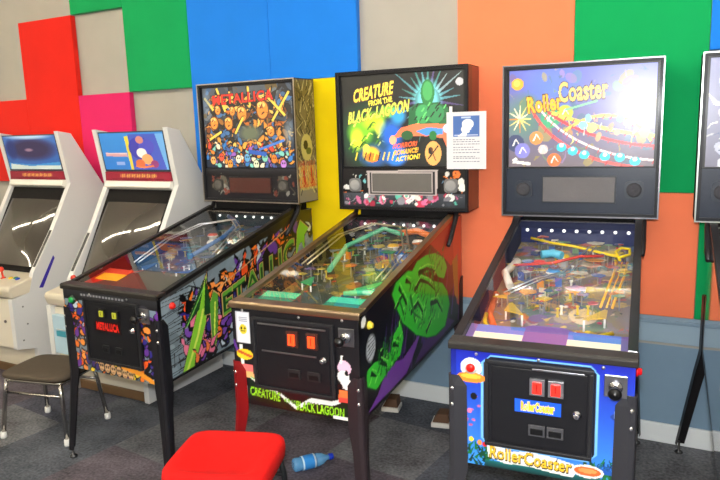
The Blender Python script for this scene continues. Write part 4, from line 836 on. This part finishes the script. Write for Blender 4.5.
# ================================================================== arcade cabinets
def arcade(x, label, art, n):
    T = thing('arcade_cabinet', (x, 0, 0), 0, label, 'arcade cabinet')
    hw = .325; WH, CR = rgb(222, 222, 220), rgb(226, 218, 200)
    prof = [(-.05, .0), (-.05, 1.215), (-.30, 1.612), (-.405, 1.63), (-.345, 1.275), (-.515, .985), (-.70, .72), (-.74, .60), (-.87, .58), (-.87, .25), (-.73, .22), (-.73, 0)]
    for sx in (-1, 1):
        m = MB(); a, b = sorted((sx*hw, sx*(hw-.038))); m.prism(prof, a, b, PLASTIC, WH)
        for (yy, zz) in ((-.80, .52), (-.78, .40), (-.82, .30)): m.dome((sx*hw, yy, zz), (sx, 0, 0), .007, METAL, rgb(120, 120, 120), .4, 8, 3)
        y1 = sx*(hw+.0006)
        m.poly([(y1, -.60, .74), (y1, -.50, .90), (y1, -.44, .97), (y1, -.425, .96), (y1, -.52, .80)], PLASTIC, rgb(70, 60, 150)) if n == 1 else m.poly([(y1, -.64, .61), (y1, -.53, .79), (y1, -.54, .81), (y1, -.67, .615)], PLASTIC, rgb(60, 44, 165))
        q0_, q1_ = Vector((0, -.676, .755)), Vector((0, -.522, .975)); nn_ = Vector((0, -.82, .57)); xa, xb = sorted((sx*(hw-.008), sx*(hw-.030)))
        sp_ = m.build('side_panel', T, bevel=.012, seg=3)
        m = MB(); Q = [q0_-nn_*.004, q1_-nn_*.004, q0_+nn_*.002, q1_+nn_*.002]
        m.hexa([(xa, Q[0].y, Q[0].z), (xb, Q[0].y, Q[0].z), (xb, Q[1].y, Q[1].z), (xa, Q[1].y, Q[1].z), (xa, Q[2].y, Q[2].z), (xb, Q[2].y, Q[2].z), (xb, Q[3].y, Q[3].z), (xa, Q[3].y, Q[3].z)], PLASTIC, rgb(26, 24, 28)); m.build('speaker_grille', sp_)
    # body shell
    iw = hw-.038
    m = MB(); m.prism([(-.06, .01), (-.06, 1.205), (-.30, 1.58), (-.36, 1.6), (-.315, 1.24), (-.36, .9), (-.5, .62), (-.845, .57), (-.845, .24), (-.71, .21), (-.71, .01)], -iw+.001, iw-.001, PLASTIC, CR)
    m.box(-iw+.002, iw-.002, -.722, -.7105, .001, .062, PAINT, rgb(120, 92, 62)); m.build('body', T, bevel=.006)
    # marquee, slanted: top (-.405,1.6) bottom (-.345,1.30)
    def mq(u, v): return (-iw+.012+(2*iw-.024)*u, -.3605-.0365*v, 1.372+.232*v)
    m = MB(); m.hexa([(-iw+.002, -.357, 1.36), (iw-.002, -.357, 1.36), (iw-.002, -.31, 1.36), (-iw+.002, -.31, 1.36), (-iw+.002, -.396, 1.612), (iw-.002, -.396, 1.612), (iw-.002, -.35, 1.612), (-iw+.002, -.35, 1.612)], PLASTIC, rgb(60, 70, 80))
    m.grid(mq, art(2*iw, .27).img(), DIMART); m.build('marquee', T)
    c = Canvas(2*iw, .05, .004, rgb(150, 40, 60)); c.line([(.1, .2), (.9, .2)], .1, rgb(110, 20, 40)); r = random.Random(n)
    for i in range(22): c.line([(.24+.026*i, .35), (.25+.026*i, .75)], .2, rgb(225, 170, 90) if i % 3 else rgb(200, 120, 80))
    m = MB(); m.box(-iw+.002, iw-.002, -.362, -.34, 1.30, 1.358, PLASTIC, rgb(150, 40, 60)); m.grid(lambda u, v: (-iw+.004+(2*iw-.008)*u, -.3625, 1.302+.054*v), c.img(), PLASTIC); m.build('title_strip', T)
    m = MB(); m.prism([(-.33, 1.299), (-.368, 1.299), (-.385, 1.262), (-.345, 1.24)], -iw+.002, iw-.002, PLASTIC, rgb(235, 232, 222)); m.build('brow', T, bevel=.006)
    # screen bezel and curved tube
    m = MB(); B = rgb(22, 20, 20)
    m.hexa([(-iw+.002, -.64, .70), (iw-.002, -.64, .70), (iw-.002, -.62, .68), (-iw+.002, -.62, .68), (-iw+.002, -.338, 1.25), (iw-.002, -.338, 1.25), (iw-.002, -.316, 1.24), (-iw+.002, -.316, 1.24)], MATTE, B)
    bz = m.build('screen_bezel', T)
    N = 18; vs = MB(); k = vs.mi(SCREEN); b = 0
    p0, p1 = Vector((0, -.638, .74)), Vector((0, -.39, 1.165)); nn = Vector((0, -(p1-p0).z, (p1-p0).y)).normalized()
    for j in range(N+1):
        for i in range(N+1):
            u = i/N*2-1; v = j/N*2-1
            q = p0.lerp(p1, (v+1)/2)+nn*(.004+.045*(1-u*u*.8)*(1-v*v*.8)-.01); vs.v.append((u*(iw-.03), q.y, q.z))
    for j in range(N):
        for i in range(N): vs.face((j*(N+1)+i, j*(N+1)+i+1, (j+1)*(N+1)+i+1, (j+1)*(N+1)+i), k, rgb(70, 64, 56), True)
    vs.build('screen', bz)
    # control deck
    m = MB(); m.prism([(-.865, .585), (-.885, .64), (-.875, .665), (-.66, .70), (-.62, .70), (-.62, .60)], -iw-.034, iw+.034, PLASTIC, rgb(222, 212, 190)); dk = m.build('control_deck', T, bevel=.012, seg=3)
    for sx in (-.13, .15):
        m = MB(); m.lathe([(.022, 0), (.006, .008), (.006, .045), (.014, .05), (.018, .062), (.012, .076), (0, .08)], (sx-.05, -.76, .682), (0, -.15, 1), PLASTIC, rgb(220, 60, 40)); m.build('joystick', dk)
        for i in range(3):
            m = MB(); m.lathe([(.015, 0), (.015, .006), (.012, .01), (0, .011)], (sx+.02+.035*i, -.755+.012*(i % 2), .683), (0, -.16, 1), PLASTIC, (YEL, rgb(60, 150, 90), BLU)[i]); m.build('button', dk)
    # coin door
    m = MB(); m.box(-.27, .1, -.878, -.8455, .29, .53, PLASTIC, rgb(184, 212, 226)); m.box(-.24, -.16, -.884, -.8785, .40, .435, PLASTIC, rgb(70, 160, 180)); m.box(-.24, -.16, -.884, -.8785, .442, .447, METAL, W_)
    m.box(.0, .05, -.884, -.8785, .34, .42, PLASTIC, rgb(220, 222, 224)); cd = m.build('coin_door', T, bevel=.003)
    m = MB(); m.lathe([(.01, 0), (.01, .006), (.006, .009)], (.2, -.8455, .42), (0, -1, 0), METAL, rgb(130, 120, 120)); m.build('lock', T)
def art_a(W, H):
    c = Canvas(W, H, .004, rgb(30, 40, 110)); c.vgrad(rgb(40, 90, 170), rgb(60, 110, 190)); c.ell(.5, .6, .55, .38, rgb(44, 32, 78), soft=.7); c.ell(.12, .6, .12, .35, rgb(20, 40, 110), soft=.8)
    c.ell(.5, .98, .5, .1, rgb(190, 220, 245), soft=.9); c.poly([(0, 0), (1, .0), (1, .22), (.5, .14), (0, .2)], rgb(60, 140, 205)); c.poly([(.02, .0), (1, .0), (1, .12), (.4, .1), (.04, .17)], rgb(205, 220, 215)); c.ell(.46, .58, .1, .06, rgb(150, 120, 140), soft=.8)
    return c
def art_b(W, H):
    c = Canvas(W, H, .0035, rgb(40, 110, 200)); c.vgrad(rgb(45, 120, 205), rgb(60, 140, 215)); r = random.Random(44)
    c.poly([(.40, .9), (.48, .92), (.46, .7), (.49, .0), (.42, .0)], rgb(230, 210, 60)); c.poly([(.46, .0), (.46, .95), (.9, .95), (.97, .0)], rgb(70, 90, 190))
    # plain generic swirl of the same colours in place of the cartoon figure
    for (x, y, R, k) in ((.62, .58, .30, rgb(60, 60, 170)), (.72, .62, .2, rgb(80, 80, 190)), (.63, .45, .13, rgb(240, 235, 230)), (.70, .28, .14, rgb(240, 170, 110)), (.58, .16, .12, rgb(220, 110, 60)), (.8, .15, .1, rgb(150, 60, 120))): c.ell(x, y, R*.6, R, k)
    c.ell(.63, .8, .06, .1, rgb(200, 130, 120)); c.line([(.5, .1), (.62, .06), (.78, .1)], .05, rgb(230, 120, 60))
    c.poly([(.88, .95), (1, .95), (1, .0), (.97, 0)], rgb(110, 170, 225))
    c.line([(.05, .42), (.4, .40)], .1, rgb(215, 160, 165)); c.line([(.05, .45), (.4, .44)], .03, rgb(230, 200, 205)); c.line([(.2, .17), (.33, .17)], .1, rgb(150, 170, 225))
    return c
arcade(-4.185, 'white arcade cabinet with dark blue marquee at the left edge', art_a, 2)
arcade(-3.205, 'white arcade cabinet with bright blue marquee, beside the left pinball machine', art_b, 1)

# ================================================================== stools
def stool(x, y, rz, h, sw, sd, thick, seat_c, leg_c, label, legmat, splay=.03, tip=W_, dish=False):
    T = thing('stool', (x, y, 0), rz, label, 'stool')
    m = MB(); N = 14; k = m.mi(CUSH)
    def sq(u, v, a):
        e = 5.0; r = (abs(u)**e+abs(v)**e)**(1/e) if (u or v) else 1; return a
    # padded seat: rounded rectangle rings
    rings = [(.90, 0), (.99, thick*.18), (1.0, thick*.5), (.975, thick*.8), (.9, thick*.95), (.7, thick*1.04), (.4, thick*1.03), (.12, thick*1.0)]
    if dish: rings = [(.90, 0), (.99, thick*.18), (1.0, thick*.6), (.985, thick*.88), (.95, thick*1.0), (.86, thick*1.02), (.72, thick*.86), (.55, thick*.6), (.35, thick*.45), (.15, thick*.38)]
    M_ = 40; b = 0
    for (s_, z) in rings:
        for i in range(M_):
            a = 2*PI*i/M_; ca, sa_ = math.cos(a), math.sin(a); e = 2/6.0
            X = (abs(ca)**e)*(1 if ca > 0 else -1)*sw/2*s_; Y = (abs(sa_)**e)*(1 if sa_ > 0 else -1)*sd/2*s_; m.v.append((X, Y, h-thick+z))
    for j in range(len(rings)-1):
        for i in range(M_): m.face((j*M_+i, j*M_+(i+1) % M_, (j+1)*M_+(i+1) % M_, (j+1)*M_+i), k, seat_c, True)
    m.face(list(range(M_))[::-1], k, seat_c); m.face([(len(rings)-1)*M_+i for i in range(M_)], k, seat_c, True)
    m.build('seat', T)
    zt = h-thick-.012; hx, hy = sw/2-.03, sd/2-.03
    loop = []
    for (cx, cy, a0) in ((hx, hy, 0), (-hx, hy, 90), (-hx, -hy, 180), (hx, -hy, 270)):
        for q in range(5): a = math.radians(a0+q*22.5); loop.append((cx-math.copysign(.03, cx)+.03*math.cos(a), cy-math.copysign(.03, cy)+.03*math.sin(a), zt))
    MB().tube(loop, .011, legmat, leg_c, 8, closed=True).build('seat_frame', T)
    MB().tube([(-hx-.005, -hy-.002, zt-.07), (hx+.005, -hy-.002, zt-.07)], .008, legmat, leg_c, 8).build('stretcher', T)
    MB().tube([(-hx-.005, hy+.002, zt-.07), (hx+.005, hy+.002, zt-.07)], .008, legmat, leg_c, 8).build('stretcher', T)
    for sx in (-1, 1):
        for sy in (-1, 1):
            lg = MB().tube([(sx*hx*.97, sy*hy*.97, zt), (sx*(hx+.005), sy*(hy+.005), zt-.06), (sx*(hx+splay), sy*(hy+splay), .012)], .0115, legmat, leg_c, 10).build('leg', T)
            MB().lathe([(.015, .0), (.017, .006), (.016, .03), (.013, .036)], (sx*(hx+splay), sy*(hy+splay), .001), (0, 0, 1), PLASTIC, tip, 14).build('foot_cap', lg)
stool(-3.12, -1.18, math.radians(12), .37, .41, .33, .035, rgb(84, 74, 62), rgb(190, 185, 180), 'grey-brown stool with chrome legs and white feet, in front of the arcade cabinets', CHROME)
stool(-1.475, -1.70, math.radians(19), .462, .38, .35, .075, rgb(205, 18, 14), rgb(30, 32, 34), 'stool with a padded red seat and dark legs in the foreground', DARKMET, tip=rgb(40, 40, 42), dish=True)

# ================================================================== small things
# paper notice hung on the second backbox
def notice(loc, rz):
    T = thing('paper_notice', loc, rz, 'white paper notice with a blue picture hanging at the right corner of a backbox', 'notice')
    c = Canvas(.20, .28, .0020, rgb(214, 214, 220))
    c.poly([(.17, .57), (.84, .57), (.84, .93), (.17, .93)], rgb(75, 110, 175)); c.ell(.54, .79, .15, .085, W_); c.ell(.50, .70, .13, .07, W_); c.poly([(.28, .575), (.5, .575), (.55, .72), (.44, .72), (.40, .64)], W_); c.ell(.66, .66, .08, .04, rgb(75, 110, 175))
    c.line([(.38, .905), (.62, .905)], .03, rgb(190, 205, 235)); c.line([(.2, .595), (.8, .595)], .015, rgb(200, 210, 235))
    r = random.Random(1)
    for i, y in enumerate((.52, .48, .44, .38, .34, .29, .22, .19, .13)):
        x = .17
        while x < (.82 if i % 3 else .7): L = r.uniform(.03, .09); c.line([(x, y), (min(x+L, .84), y)], .014, rgb(120, 124, 140)); x += L+.02
    m = MB(); m.box(-.1, .1, -.0006, .0, -.28, 0, PAPER, rgb(245, 245, 248)); m.grid(lambda u, v: (-.0995+.199*u, -.0009, -.2795+.279*v), c.img(), PAPER); m.build('sheet', T)
    m = MB(); m.box(-.085, -.07, -.0022, -.001, -.012, .028, PLASTIC, rgb(235, 235, 230)); m.build('tape', T)
a = math.radians(2.983)
def loc_c(X, Y, Z): return (Pc['x']+X*math.cos(a)-Y*math.sin(a), Pc['y']+X*math.sin(a)+Y*math.cos(a), Z)
ybc = Pc['L']+Pc['bof']-Pc['D']
notice(loc_c(.352, ybc-.0065, 1.653), a)

# water bottle lying on the carpet
def bottle(loc, rz):
    T = thing('water_bottle', loc, rz, 'small clear blue plastic bottle lying on the carpet beside the red stool', 'bottle')
    r = .033
    MB().lathe([(.02, 0), (.030, .004), (r, .012), (r, .03), (.031, .034), (r, .04), (r, .11), (.031, .115), (r, .12), (.028, .145), (.014, .168), (.0125, .185)], (0, 0, r+.001), (1, 0, 0), BOTTLEM, rgb(120, 195, 250), 24).build('bottle_body', T)
    MB().lathe([(r+.0008, .042), (r+.0012, .05), (r+.0012, .1), (r+.0008, .108)], (0, 0, r+.001), (1, 0, 0), PLASTIC, rgb(90, 170, 235), 24, cs=[rgb(200, 230, 250), rgb(60, 150, 230), rgb(220, 240, 255)]).build('bottle_label', T)
    MB().lathe([(.0145, .180), (.0155, .182), (.0155, .2), (.013, .203), (0, .204)], (0, 0, r+.001), (1, 0, 0), PLASTIC, rgb(30, 60, 190), 20).build('cap', T)
bottle((-1.655, -1.03, 0), math.radians(52))

# wooden blocks by the back feet of the black machine
for (x, y, lab) in ((-1.2, -.27, 'brown block with a white base on the carpet beside the blue machine\'s front leg'), (-1.53, -.2, 'brown block with a white base on the carpet under the black pinball machine')):
    T = thing('floor_block', (x, y, 0), .2, lab, 'block', None)
    MB().box(-.05, .05, -.05, .05, .0, .025, PAINT, rgb(215, 212, 205)).build('base', T, bevel=.003)
    MB().prism([(-.045, .0255), (.045, .0255), (.04, .075), (-.015, .075)], -.042, .042, MATTE, rgb(96, 72, 56), ax='y').build('block_top', T, bevel=.004)
# power cable
MB().tube([(-1.12, -.02-.03, .55), (-1.10, -.07, .48), (-1.07, -.09, .40), (-1.06, -.10, .30), (-1.07, -.10, .15), (-1.07, -.12, .03), (-1.02, -.15, .006), (-.9, -.2, .006)], .004, PLASTIC, rgb(20, 20, 22), 8).build('power_cable', label='thin black power cable hanging down the wall behind the black machine', cat='cable')
